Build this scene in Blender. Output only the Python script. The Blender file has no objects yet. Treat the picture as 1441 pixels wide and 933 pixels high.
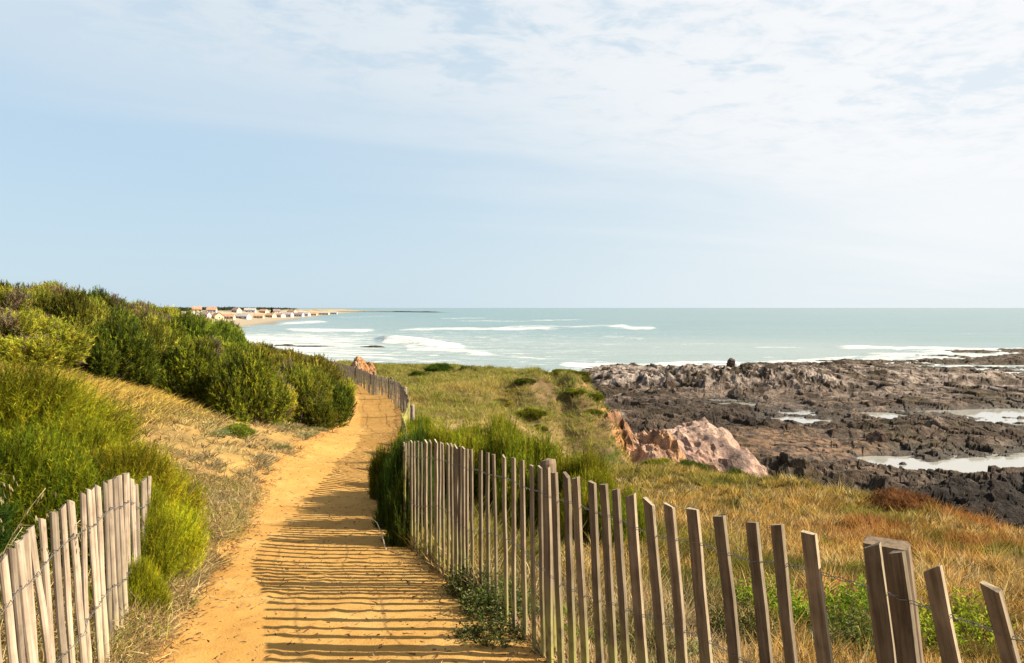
import bpy, math, random
import numpy as np
from mathutils import Vector, Matrix

R = math.radians
C = bpy.context.scene.collection
scene = bpy.context.scene
random.seed(7)
rng = np.random.default_rng(11)

# ------------------------------------------------------------------ camera, world, sun, exposure
CZ = 10.0                       # camera height above the sea
F = 1121.0                      # focal length in photo pixels (28 mm)
cam = bpy.data.cameras.new("camera")
cam.lens = 28.0
cam.sensor_width = 36.0
cam.shift_y = -33.5 / 1441.0
cam.clip_start = 0.05
cam.clip_end = 80000
co = bpy.data.objects.new("camera", cam)
C.objects.link(co)
co.location = (0, 0, CZ)
co.rotation_euler = (R(90), 0, 0)
scene.camera = co

SUN_EL, SUN_AZ = 34.5, 93.0      # azimuth clockwise from +Y
world = bpy.data.worlds.new("World")
scene.world = world
world.use_nodes = True


class NT:
    """small node-tree helper"""
    def __init__(s, tree):
        s.t = tree
        s.n = tree.nodes
        s.l = tree.links

    def new(s, kind, **kw):
        n = s.n.new(kind)
        for k, v in kw.items():
            setattr(n, k, v)
        return n

    def set(s, sock, v):
        if isinstance(v, bpy.types.NodeSocket):
            s.l.new(v, sock)
        elif v is not None:
            if sock.type in ('RGBA',) and len(v) == 3:
                v = (*v, 1)
            sock.default_value = v

    def math(s, op, a, b=None, c=None, clamp=False):
        n = s.new('ShaderNodeMath', operation=op, use_clamp=clamp)
        s.set(n.inputs[0], a)
        if b is not None: s.set(n.inputs[1], b)
        if c is not None: s.set(n.inputs[2], c)
        return n.outputs[0]

    def vmath(s, op, a, b=None):
        n = s.new('ShaderNodeVectorMath', operation=op)
        s.set(n.inputs[0], a)
        if b is not None: s.set(n.inputs[1], b)
        return n.outputs[0]

    def noise(s, vec, scale, detail=3, rough=.55, dist=0, lac=2.0):
        n = s.new('ShaderNodeTexNoise')
        if vec is not None: s.l.new(vec, n.inputs['Vector'])
        n.inputs['Scale'].default_value = scale
        n.inputs['Detail'].default_value = detail
        n.inputs['Roughness'].default_value = rough
        n.inputs['Lacunarity'].default_value = lac
        n.inputs['Distortion'].default_value = dist
        return n.outputs['Fac']

    def maprange(s, v, a, b, c=0.0, d=1.0, smooth=True):
        n = s.new('ShaderNodeMapRange')
        n.interpolation_type = 'SMOOTHSTEP' if smooth else 'LINEAR'
        s.set(n.inputs[0], v)
        for i, x in enumerate((a, b, c, d)):
            s.set(n.inputs[i + 1], x)
        return n.outputs[0]

    def mix(s, f, a, b, blend='MIX'):
        n = s.new('ShaderNodeMix', data_type='RGBA', blend_type=blend)
        s.set(n.inputs[0], f)
        s.set(n.inputs[6], a)
        s.set(n.inputs[7], b)
        return n.outputs[2]

    def comb(s, x, y, z):
        n = s.new('ShaderNodeCombineXYZ')
        for i, v in enumerate((x, y, z)):
            s.set(n.inputs[i], v)
        return n.outputs[0]


def sky_world():
    t = NT(world.node_tree)
    t.n.clear()
    sky = t.new('ShaderNodeTexSky', sky_type='NISHITA', sun_disc=False)
    sky.sun_elevation = R(SUN_EL)
    sky.sun_rotation = R(SUN_AZ)
    sky.altitude = 0
    sky.air_density = 1.0
    sky.dust_density = 0.6
    sky.ozone_density = 1.6
    tc = t.new('ShaderNodeTexCoord')
    d = tc.outputs['Generated']
    sep = t.new('ShaderNodeSeparateXYZ')
    t.l.new(d, sep.inputs[0])
    x, y, z = sep.outputs
    zc = t.math('MAXIMUM', z, 0.0)
    zz = t.math('ADD', zc, 0.07)
    u = t.math('DIVIDE', x, zz)
    v = t.math('DIVIDE', y, zz)
    # streaks are turned a little so that they run down to the right
    uu = t.math('ADD', t.math('MULTIPLY', u, .93), t.math('MULTIPLY', v, .37))
    vv = t.math('ADD', t.math('MULTIPLY', u, -.37), t.math('MULTIPLY', v, .93))
    streak = t.comb(t.math('MULTIPLY', uu, .30), vv, 3.1)
    n_st = t.noise(streak, .75, 6, .55, .8)
    n_big = t.noise(t.comb(u, v, 1.7), .33, 4, .5, .4)
    az = t.math('DIVIDE', x, t.math('MAXIMUM', t.math('ABSOLUTE', y), .25))
    zt = t.math('DIVIDE', z, t.math('MAXIMUM', t.math('ABSOLUTE', y), .25))
    # where the veil of high cloud begins: lower in the sky towards the right
    wob = t.math('MULTIPLY', t.math('SUBTRACT', n_st, .5), .22)
    wob2 = t.math('MULTIPLY', t.math('SUBTRACT', n_big, .5), .13)
    line = t.math('SUBTRACT', .185, t.math('MULTIPLY', az, .215))
    e = t.math('ADD', t.math('SUBTRACT', zt, line), t.math('ADD', wob, wob2))
    veil = t.maprange(e, -.09, .14)
    veil = t.math('MULTIPLY', veil, t.maprange(t.math('ADD', az, t.math('MULTIPLY', n_st, .9)), -.35, .45, .80, 1.0))
    wisp = t.math('MULTIPLY', t.maprange(n_st, .53, .74), t.maprange(z, .09, .24, 0, .6))
    # small ripples of cloud high on the right
    puff_v = t.comb(uu, t.math('MULTIPLY', vv, 1.15), 0.4)
    n_p = t.noise(puff_v, 4.6, 7, .60, .5)
    n_pb = t.noise(puff_v, 1.0, 4, .6, .3)
    pf = t.math('ADD', t.math('MULTIPLY', n_p, .62), t.math('MULTIPLY', n_pb, .38))
    n_p2 = t.noise(puff_v, 11.0, 5, .6, .4)
    pf = t.math('ADD', t.math('MULTIPLY', pf, .8), t.math('MULTIPLY', n_p2, .2))
    puff = t.maprange(pf, .40, .535)
    pzone = t.maprange(t.math('ADD', z, t.math('MULTIPLY', az, .14)), .17, .33)
    holes = t.math('SUBTRACT', 1.0, t.math('MULTIPLY', t.math('SUBTRACT', 1.0, puff), t.math('MULTIPLY', pzone, .78)))
    cover = t.math('MAXIMUM', veil, wisp)
    cover = t.math('MULTIPLY', cover, holes)
    # general thin haze, thicker to the right (towards the sun)
    hz = t.math('ADD', t.maprange(az, -.5, .65, .0, .50), t.maprange(z, .0, .20, .60, .12))
    hz = t.math('MINIMUM', hz, .9)
    K = .318 / SKY
    base = t.mix(.93, sky.outputs['Color'], (.465 * K, .625 * K, .77 * K))
    hazec = t.mix(t.maprange(az, -.4, .6), (.61 * K, .755 * K, .835 * K), (.86 * K, .915 * K, .945 * K))
    base = t.mix(hz, base, hazec)
    cl = t.mix(t.maprange(t.math('ADD', az, t.math('MULTIPLY', pf, .7)), .0, .9), (.76 * K, .83 * K, .89 * K), (.95 * K, .965 * K, .985 * K))
    col = t.mix(t.math('MULTIPLY', cover, .96), base, cl)
    bg = t.new('ShaderNodeBackground')
    t.l.new(col, bg.inputs[0])
    bg.inputs[1].default_value = SKY
    out = t.new('ShaderNodeOutputWorld')
    t.l.new(bg.outputs[0], out.inputs[0])


SKY = 0.12
sky_world()
sun = bpy.data.lights.new("sun", 'SUN')
sun.energy = 5.0
sun.angle = R(0.55)
sun.color = (1.0, .89, .70)
so = bpy.data.objects.new("sun", sun)
C.objects.link(so)
_s = Vector((math.sin(R(SUN_AZ)) * math.cos(R(SUN_EL)), math.cos(R(SUN_AZ)) * math.cos(R(SUN_EL)), math.sin(R(SUN_EL))))
so.rotation_euler = _s.to_track_quat('Z', 'Y').to_euler()
so.location = (30, -5, 40)
vs = scene.view_settings
vs.view_transform = 'Standard'
vs.look = 'None'
vs.exposure = 1.65
vs.gamma = 1
vs.use_curve_mapping = False
scene.render.engine = 'CYCLES'
cy = scene.cycles
cy.max_bounces = 6
cy.diffuse_bounces = 3
cy.glossy_bounces = 3
cy.transmission_bounces = 4
cy.transparent_max_bounces = 6
cy.use_denoising = True

# ------------------------------------------------------------------ numpy noise
def _h(*a):
    h = np.zeros(np.broadcast(*a).shape, dtype=np.uint32)
    for i, x in enumerate(a):
        h = (h ^ (x.astype(np.int64).astype(np.uint32) * np.uint32((374761393, 668265263, 2246822519)[i % 3]))) * np.uint32(3266489917)
        h ^= h >> np.uint32(15)
    h = h * np.uint32(2654435761)
    h ^= h >> np.uint32(13)
    return h.astype(np.float64) / 4294967295.0


def vnoise(x, y, z=None):
    x = np.asarray(x, float); y = np.asarray(y, float)
    xi = np.floor(x); yi = np.floor(y)
    fx = x - xi; fy = y - yi
    fx = fx * fx * fx * (fx * (fx * 6 - 15) + 10); fy = fy * fy * fy * (fy * (fy * 6 - 15) + 10)
    if z is None:
        a = _h(xi, yi); b = _h(xi + 1, yi); c = _h(xi, yi + 1); d = _h(xi + 1, yi + 1)
        return (a * (1 - fx) + b * fx) * (1 - fy) + (c * (1 - fx) + d * fx) * fy
    z = np.asarray(z, float)
    zi = np.floor(z); fz = z - zi; fz = fz * fz * (3 - 2 * fz)
    r = 0
    for dz, wz in ((0, 1 - fz), (1, fz)):
        a = _h(xi, yi, zi + dz); b = _h(xi + 1, yi, zi + dz); c = _h(xi, yi + 1, zi + dz); d = _h(xi + 1, yi + 1, zi + dz)
        r = r + wz * ((a * (1 - fx) + b * fx) * (1 - fy) + (c * (1 - fx) + d * fx) * fy)
    return r


def fbm(x, y, z=None, oct=4, gain=.5, lac=2.03):
    """-1..1"""
    r = 0; a = 1; s = 0; k = 1.0
    for i in range(oct):
        r = r + a * (vnoise(x * k + 17.3 * i, y * k - 9.1 * i, None if z is None else z * k + 3.7 * i) * 2 - 1)
        s += a; a *= gain; k *= lac
    return r / s


def ridged(x, y, z=None, oct=4, gain=.55, lac=2.1):
    """0..1, sharp crests"""
    r = 0; a = 1; s = 0; k = 1.0
    for i in range(oct):
        n = 1 - np.abs(vnoise(x * k + 7.7 * i, y * k + 31.1 * i, None if z is None else z * k + 1.9 * i) * 2 - 1)
        r = r + a * n * n; s += a; a *= gain; k *= lac
    return r / s


def worley2(x, y):
    """distance to nearest point, second nearest, id"""
    xi = np.floor(x); yi = np.floor(y)
    d1 = np.full(x.shape, 9.0); d2 = np.full(x.shape, 9.0); cid = np.zeros(x.shape)
    for i in (-1, 0, 1):
        for j in (-1, 0, 1):
            cx = xi + i; cy_ = yi + j
            px = cx + _h(cx, cy_); py = cy_ + _h(cy_, cx + 57)
            d = np.hypot(px - x, py - y)
            m = d < d1
            d2 = np.where(m, d1, np.minimum(d2, d))
            cid = np.where(m, _h(cx + 3, cy_ + 11), cid)
            d1 = np.where(m, d, d1)
    return d1, d2, cid


def blocks(x, y, tilt=.6):
    """tilted flat-topped blocks with cracks between them: height, distance to the crack"""
    xi = np.floor(x); yi = np.floor(y)
    d1 = np.full(x.shape, 9.0); d2 = np.full(x.shape, 9.0); h = np.zeros(x.shape)
    for i in (-1, 0, 1):
        for j in (-1, 0, 1):
            cx = xi + i; cy_ = yi + j
            dx = cx + _h(cx, cy_) - x; dy = cy_ + _h(cy_, cx + 57) - y
            d = np.hypot(dx, dy)
            m = d < d1
            d2 = np.where(m, d1, np.minimum(d2, d))
            hh = _h(cx + 3, cy_ + 11) - .5 + tilt * (dx * (.35 + .8 * _h(cx + 8, cy_)) + dy * (_h(cx, cy_ + 9) - .3) * 1.3)
            h = np.where(m, hh, h)
            d1 = np.where(m, d, d1)
    return h, d2 - d1


def sstep(a, b, x):
    t = np.clip((x - a) / (b - a), 0, 1)
    return t * t * (3 - 2 * t)


def lerp(a, b, t):
    return a + (b - a) * t


# ------------------------------------------------------------------ object helpers
def tag(o, label=None, cat=None, group=None, kind=None):
    if label: o['label'] = label
    if cat: o['category'] = cat
    if group: o['group'] = group
    if kind: o['kind'] = kind
    return o


def empty(name, loc=(0, 0, 0), rz=0, **kw):
    o = bpy.data.objects.new(name, None)
    C.objects.link(o)
    o.empty_display_size = .1
    o.location = loc
    o.rotation_euler = (0, 0, rz)
    return tag(o, **kw)


def link(name, me, mat=None, parent=None, loc=None):
    o = bpy.data.objects.new(name, me)
    C.objects.link(o)
    if mat: 
        if not me.materials: me.materials.append(mat)
    if parent: o.parent = parent
    if loc is not None: o.location = loc
    return o


def mesh_np(name, V, faces, smooth=True, col=None, uv=None):
    """faces: list of int arrays (n,k)"""
    V = np.asarray(V, np.float32)
    me = bpy.data.meshes.new(name)
    me.vertices.add(len(V))
    me.vertices.foreach_set('co', V.ravel())
    faces = [np.asarray(f, np.int32) for f in faces if len(f)]
    tot = sum(f.size for f in faces)
    npoly = sum(len(f) for f in faces)
    me.loops.add(tot)
    me.polygons.add(npoly)
    me.loops.foreach_set('vertex_index', np.concatenate([f.ravel() for f in faces]))
    lt = np.concatenate([np.full(len(f), f.shape[1], np.int32) for f in faces])
    ls = np.concatenate([[0], np.cumsum(lt)[:-1]]).astype(np.int32)
    me.polygons.foreach_set('loop_start', ls)
    me.polygons.foreach_set('use_smooth', np.full(npoly, smooth, bool))
    me.update(calc_edges=True)
    if col is not None:
        a = me.color_attributes.new('Col', 'FLOAT_COLOR', 'POINT')
        cc = np.ones((len(V), 4), np.float32)
        cc[:, :col.shape[1]] = col
        a.data.foreach_set('color', cc.ravel())
    me.validate()
    return me


def grid_faces(nr, nc):
    i = np.arange(nr - 1)[:, None] * nc + np.arange(nc - 1)[None, :]
    i = i.ravel()
    return np.stack([i, i + 1, i + nc + 1, i + nc], 1)


class MB:
    """collects simple solids as one mesh"""
    def __init__(s): s.v = []; s.f = []; s.n = 0

    def add(s, V, faces):
        s.v.append(np.asarray(V, float))
        s.f += [tuple(i + s.n for i in f) for f in faces]
        s.n += len(V)

    def box(s, x0, x1, y0, y1, z0, z1):
        V = [(x, y, z) for z in (z0, z1) for y in (y0, y1) for x in (x0, x1)]
        s.add(V, [(0, 2, 3, 1), (4, 5, 7, 6), (0, 1, 5, 4), (2, 6, 7, 3), (0, 4, 6, 2), (1, 3, 7, 5)])

    def tube(s, pts, r, n=6, cap=True):
        pts = np.asarray(pts, float)
        rr = np.broadcast_to(np.asarray(r, float), (len(pts),))
        tg = np.gradient(pts, axis=0)
        tg /= np.linalg.norm(tg, axis=1)[:, None] + 1e-9
        up = np.array([.13, .21, 1.0]) if abs(tg[0][2]) < .9 else np.array([1.0, .1, 0])
        V = []
        for p, t, q in zip(pts, tg, rr):
            a = np.cross(t, up); a /= np.linalg.norm(a)
            b = np.cross(t, a)
            for k in range(n):
                w = 2 * math.pi * k / n
                V.append(p + q * (a * math.cos(w) + b * math.sin(w)))
        fs = []
        for i in range(len(pts) - 1):
            for k in range(n):
                k2 = (k + 1) % n
                fs.append((i * n + k, i * n + k2, (i + 1) * n + k2, (i + 1) * n + k))
        if cap:
            fs.append(tuple(range(n))[::-1]); fs.append(tuple((len(pts) - 1) * n + k for k in range(n)))
        s.add(V, fs)

    def build(s, name, mat, parent=None, smooth=False, loc=None):
        me = bpy.data.meshes.new(name)
        me.from_pydata(np.concatenate(s.v).tolist(), [], s.f)
        if smooth:
            me.polygons.foreach_set('use_smooth', np.ones(len(me.polygons), bool))
        me.update()
        return link(name, me, mat, parent, loc)


# ------------------------------------------------------------------ materials
def newmat(name):
    m = bpy.data.materials.new(name)
    m.use_nodes = True
    t = NT(m.node_tree)
    b = m.node_tree.nodes['Principled BSDF']
    return m, t, b


def leaf_mat(name, trans=.35, rough=.7, var=.12, spec=.08):
    m, t, b = newmat(name)
    at = t.new('ShaderNodeAttribute', attribute_name='Col')
    oi = t.new('ShaderNodeObjectInfo')
    hsv = t.new('ShaderNodeHueSaturation')
    t.l.new(at.outputs['Color'], hsv.inputs['Color'])
    t.l.new(t.maprange(oi.outputs['Random'], 0, 1, .62 - var * 1.7, .62 + var * 1.7, False), hsv.inputs['Value'])
    wn = t.new('ShaderNodeTexWhiteNoise', noise_dimensions='1D')
    t.l.new(oi.outputs['Random'], wn.inputs['W'])
    t.l.new(t.maprange(wn.outputs[0], 0, 1, .5 - var * .16, .5 + var * .16, False), hsv.inputs['Hue'])
    b.inputs['Roughness'].default_value = rough
    b.inputs['Specular IOR Level'].default_value = spec
    t.l.new(hsv.outputs[0], b.inputs['Base Color'])
    tr = t.new('ShaderNodeBsdfTranslucent')
    t.l.new(hsv.outputs[0], tr.inputs[0])
    mx = t.new('ShaderNodeMixShader')
    mx.inputs[0].default_value = trans
    t.l.new(b.outputs[0], mx.inputs[1]); t.l.new(tr.outputs[0], mx.inputs[2])
    out = [n for n in t.n if n.type == 'OUTPUT_MATERIAL'][0]
    t.l.new(mx.outputs[0], out.inputs[0])
    return m


def wood_mat(name, c1, c2, lichen=(.30, .29, .06), lich=.5, rough=.85):
    m, t, b = newmat(name)
    tc = t.new('ShaderNodeTexCoord')
    oi = t.new('ShaderNodeObjectInfo')
    p = t.vmath('ADD', tc.outputs['Object'], t.vmath('MULTIPLY', t.comb(oi.outputs['Random'], oi.outputs['Random'], oi.outputs['Random']), (37.0, 11.0, 5.0)))
    st = t.vmath('MULTIPLY', p, (70.0, 70.0, 3.0))
    n1 = t.noise(st, 1.0, 5, .65, .4)
    n2 = t.noise(p, 9.0, 3, .6)
    n3 = t.noise(t.vmath('MULTIPLY', p, (55.0, 55.0, 14.0)), 1.0, 3, .6)
    f = t.math('ADD', t.math('MULTIPLY', n1, .75), t.math('MULTIPLY', n2, .45))
    col = t.mix(t.maprange(f, .38, .82), c1, c2)
    col = t.mix(t.maprange(n3, .60, .74, 0, .5), col, (.07, .052, .036))
    vr = t.maprange(oi.outputs['Random'], 0, 1, .42, .86, False)
    hs = t.new('ShaderNodeHueSaturation')
    t.l.new(col, hs.inputs['Color']); t.l.new(vr, hs.inputs['Value'])
    col = hs.outputs[0]
    sp = t.new('ShaderNodeSeparateXYZ'); t.l.new(tc.outputs['Object'], sp.inputs[0])
    low = t.maprange(t.math('ADD', sp.outputs[2], t.math('MULTIPLY', n2, .35)), .75, .3)
    col = t.mix(t.math('MULTIPLY', low, t.math('MULTIPLY', t.maprange(n2, .35, .6), lich)), col, lichen)
    t.l.new(col, b.inputs['Base Color'])
    b.inputs['Roughness'].default_value = rough
    b.inputs['Specular IOR Level'].default_value = .2
    bp = t.new('ShaderNodeBump'); bp.inputs['Strength'].default_value = .6; bp.inputs['Distance'].default_value = .003
    t.l.new(n1, bp.inputs['Height']); t.l.new(bp.outputs[0], b.inputs['Normal'])
    return m


def plain(name, col, rough=.8, metal=0, nscale=0, namt=.3):
    col = tuple(c * .8 for c in col)
    m, t, b = newmat(name)
    b.inputs['Roughness'].default_value = rough
    b.inputs['Metallic'].default_value = metal
    if nscale:
        tc = t.new('ShaderNodeTexCoord')
        n = t.noise(tc.outputs['Object'], nscale, 4, .6)
        c = t.mix(t.maprange(n, .3, .7), tuple(x * (1 - namt) for x in col), tuple(min(1, x * (1 + namt)) for x in col))
        t.l.new(c, b.inputs['Base Color'])
    else:
        b.inputs['Base Color'].default_value = (*col, 1)
    return m


def sand_mat(name, use_col=False, path=False):
    m, t, b = newmat(name)
    geo = t.new('ShaderNodeNewGeometry')
    p = geo.outputs['Position']
    n1 = t.noise(p, .9, 4, .6)
    n2 = t.noise(p, 7.0, 5, .65)
    n3 = t.noise(p, 70.0, 4, .7)
    if use_col:
        at = t.new('ShaderNodeAttribute', attribute_name='Col')
        base = at.outputs['Color']
        k = t.math('ADD', t.math('MULTIPLY', n2, .7), t.math('MULTIPLY', n3, .6))
        k = t.maprange(k, .3, 1.0, .22, .60, False)
        base = t.mix(1.0, base, t.comb(k, k, k), 'MULTIPLY')
    else:
        base = t.mix(t.maprange(n1, .35, .65), (.335, .190, .054), (.290, .156, .040))
        base = t.mix(t.maprange(n2, .40, .75, 0, .40), base, (.22, .10, .024))
        n4 = t.noise(p, 2.6, 4, .6, .6)
        base = t.mix(t.maprange(n4, .52, .70, 0, .45), base, (.37, .235, .086))
        base = t.mix(t.maprange(n3, .55, .75, 0, .35), base, (.34, .21, .077))
        # little dark crumbs trodden into the sand
        vo = t.new('ShaderNodeTexVoronoi'); vo.inputs['Scale'].default_value = 21.0
        t.l.new(p, vo.inputs['Vector'])
        sc = t.math('MULTIPLY', t.maprange(vo.outputs['Distance'], .10, .06), t.maprange(n2, .47, .60))
        base = t.mix(t.math('MULTIPLY', sc, .65), base, (.12, .05, .018))
    t.l.new(base, b.inputs['Base Color'])
    b.inputs['Roughness'].default_value = .95
    b.inputs['Specular IOR Level'].default_value = .1
    bp = t.new('ShaderNodeBump'); bp.inputs['Strength'].default_value = .7 if path else .7
    bp.inputs['Distance'].default_value = .02
    hgt = t.math('ADD', t.math('MULTIPLY', n3, .45), t.math('MULTIPLY', n2, .8))
    t.l.new(hgt, bp.inputs['Height']); t.l.new(bp.outputs[0], b.inputs['Normal'])
    return m


def rock_mat(name, bump=.05, scale=1.0, rough=.75, wet=False):
    m, t, b = newmat(name)
    geo = t.new('ShaderNodeNewGeometry')
    p = geo.outputs['Position']
    at = t.new('ShaderNodeAttribute', attribute_name='Col')
    n2 = t.noise(p, 2.2 * scale, 6, .68, .5)
    n3 = t.noise(p, 11.0 * scale, 4, .7)
    k = t.maprange(t.math('ADD', t.math('MULTIPLY', n2, .8), t.math('MULTIPLY', n3, .4)), .40, .80, .07, .88, False)
    base = t.mix(1.0, at.outputs['Color'], t.comb(k, k, k), 'MULTIPLY')
    t.l.new(base, b.inputs['Base Color'])
    if wet:
        sp = t.new('ShaderNodeSeparateXYZ'); t.l.new(p, sp.inputs[0])
        t.l.new(t.maprange(sp.outputs[2], -.1, .7, .45, .9), b.inputs['Roughness'])
    else:
        b.inputs['Roughness'].default_value = rough
    b.inputs['Specular IOR Level'].default_value = .15
    bp = t.new('ShaderNodeBump'); bp.inputs['Strength'].default_value = 1.0; bp.inputs['Distance'].default_value = bump
    t.l.new(t.math('ADD', n2, t.math('MULTIPLY', n3, .5)), bp.inputs['Height']); t.l.new(bp.outputs[0], b.inputs['Normal'])
    return m


M_SAND = sand_mat('sand_path', path=True)
M_GROUND = sand_mat('ground_soil', use_col=True)
M_ROCK = rock_mat('shore_rock', .16, 1.0, wet=True)
M_OUT = rock_mat('outcrop_rock', .07, 1.6)
M_LEAF = leaf_mat('shrub_leaf', .38)
M_GRASS = leaf_mat('grass_blade', .40, var=0)
M_STEM = plain('brown_stem', (.10, .07, .045), .9, nscale=30)
M_SLAT_R = wood_mat('weathered_shaded_slat', (.10, .066, .038), (.27, .195, .125), lich=.7)  # weathered wood, darkened so the slat faces carry shade in their colour
M_SLAT_E = wood_mat('sunlit_slat_edge', (.26, .19, .12), (.52, .42, .29), lich=.7)  # paler copy: sunlight on slat edges and tops put into the colour
M_SLAT_L = wood_mat('bleached_slat', (.19, .142, .10), (.43, .345, .26), lich=.15)
M_SLAT_F = wood_mat('grey_slat', (.15, .115, .09), (.34, .28, .22), lich=.1)
M_WIRE = plain('galvanised_wire', (.20, .19, .18), .5, .7)

# ------------------------------------------------------------------ terrain
def P(px, py, d):
    return ((px - 720.5) / F * d, d, -(py - 433) / F * d)


PATH = np.array([  # depth, left edge, right edge, height rel. camera
    (-6, -1.5, .4, -1.50), (0, -1.45, .30, -1.55), (2.5, -1.55, .25, -1.62), (3.75, -1.72, .10, -1.67), (4.9, -1.95, -.33, -1.79),
    (6, -2.18, -.72, -1.91), (7.7, -2.55, -1.12, -2.08), (9.4, -2.96, -1.47, -2.24), (13.5, -3.62, -2.1, -2.61), (19, -4.25, -2.92, -3.0),
    (22, -4.65, -3.35, -3.18), (26, -5.2, -4.0, -3.30), (31, -6.2, -4.95, -3.37), (36, -8.6, -7.1, -3.42), (45, -14, -12.4, -3.6), (60, -24, -22, -4.0)])


def pxl(Y): return np.interp(Y, PATH[:, 0], PATH[:, 1])
def pxr(Y): return np.interp(Y, PATH[:, 0], PATH[:, 2])


CP = [(-2.6, 4, -1.52), (-4, 4, -1.3), (-3.0, 6, -1.75), (-4.2, 8, -1.7), (-6, 8, -1.25), P(300, 600, 12), P(210, 545, 16), P(350, 600, 14.5),
      P(440, 605, 17), P(130, 520, 15), (-13, 20, -.65), (-10, 20, -.95), (-8.6, 25, -1.9), (-7.2, 31, -2.9), (-16, 23, -.4), (-6.6, 26, -2.9),
      (-25, 40, -1.6), (-40, 60, -3), (-15, 48, -3.4), (-60, 100, -5), (-30, 10, -.3), (-30, -10, -.5), (-5, -5, -1.2), (-80, 150, -6), (-80, 20, -2),
      (-2.2, 1, -1.55), (-4, 0, -1.4), (1.2, 2, -1.58), (2, 3.5, -1.78), (3, 6, -2.2), (5, 8, -2.55), (3.5, 10, -2.8), (1, 8, -2.25), (-.4, 8, -2.2), (0, 11, -2.55),
      (2.9, 18, -3.60), (4.85, 16, -3.38), (6, 14, -3.2), (7, 11, -3.05), (6, 5, -2.2), (10, 5, -2.6), (8, 0, -2), (20, -10, -2.5), (25, 8, -3.5), (12, 22, -4.6),
      (1.6, 17, -3.6), (-1, 14, -2.85), (-1.2, 19, -3.05), (-2.2, 23, -3.0), P(640, 577, 23), P(600, 550, 28), P(700, 558, 27), P(740, 608, 22.5), P(760, 640, 21), P(800, 642, 22.5), P(850, 643, 23), P(820, 600, 25.3), P(872, 652, 22), P(892, 645, 23.5), P(780, 568, 27.5), P(860, 592, 26), P(845, 566, 28.5), P(700, 592, 22.3), P(840, 690, 19.8), P(900, 692, 19.3),
      P(800, 546, 30), P(765, 530, 38), P(700, 524, 43), P(620, 521, 45), P(545, 520, 47), P(660, 532, 38), P(590, 537, 34), (0.2, 55, -4.0), (-10, 60, -4.2)]
for r in PATH:
    CP.append((r[1] + .15, r[0], r[3])); CP.append((r[2] - .15, r[0], r[3] + .0))
CP = np.array(CP)


def _tps():
    n = len(CP)
    S = 10.0
    q = CP[:, :2] / S
    d2 = ((q[:, None] - q[None]) ** 2).sum(-1)
    K = .5 * d2 * np.log(d2 + 1e-12) + np.eye(n) * .003
    Pm = np.c_[np.ones(n), q]
    A = np.zeros((n + 3, n + 3)); A[:n, :n] = K; A[:n, n:] = Pm; A[n:, :n] = Pm.T
    w = np.linalg.solve(A, np.r_[CP[:, 2], 0, 0, 0])
    return q, w, S


_q, _w, _S = _tps()


def tps(X, Y):
    shp = X.shape
    X = X.ravel() / _S; Y = Y.ravel() / _S
    r = _w[-3] + _w[-2] * X + _w[-1] * Y
    for (a, b), w in zip(_q, _w[:-3]):
        d2 = (X - a) ** 2 + (Y - b) ** 2
        r = r + w * .5 * d2 * np.log(d2 + 1e-12)
    return r.reshape(shp)


# cliff edge, land on its left side as one walks away from the camera; third value: width of the fall
EDGE = np.array([(60, -60, 16), (22, -20, 15), (13, 0, 14), (9.5, 7, 13), (7.6, 11.5, 11), (6.3, 14.0, 10), (5.1, 16.2, 8), (3.6, 18.4, 5),
                 (3.3, 21, 3.2), (3.5, 24, 2.8), (3.35, 28, 2.8), (2.9, 34, 3.5), (2.1, 40, 4), (.5, 47, 5), (-4, 53, 6), (-10, 58, 8), (-20, 66, 10),
                 (-38, 85, 14), (-75, 120, 18), (-140, 150, 20), (-400, 170, 20)])


def edge_dist(X, Y):
    """positive outside (seaward); also the local width"""
    best = np.full(X.shape, 1e9); sg = np.zeros(X.shape); w = np.zeros(X.shape)
    for (ax, ay, aw), (bx, by, bw) in zip(EDGE[:-1], EDGE[1:]):
        dx, dy = bx - ax, by - ay
        L2 = dx * dx + dy * dy
        t = np.clip(((X - ax) * dx + (Y - ay) * dy) / L2, 0, 1)
        qx = X - (ax + t * dx); qy = Y - (ay + t * dy)
        d = np.hypot(qx, qy)
        cr = dx * qy - dy * qx
        m = d < best - 1e-9
        best = np.where(m, d, best); sg = np.where(m, -np.sign(cr), sg); w = np.where(m, aw + (bw - aw) * t, w)
    return best * sg, w


def on_path(X, Y):
    """0 outside, 1 on the trodden sand"""
    wob = .13 * fbm(X * .9, Y * .9, oct=3) + .07 * fbm(X * 4, Y * 4, oct=2)
    l = pxl(Y) - wob; r = pxr(Y) + .18 - wob
    return sstep(-.14, .10, X - l) * sstep(-.14, .10, r - X)


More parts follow.
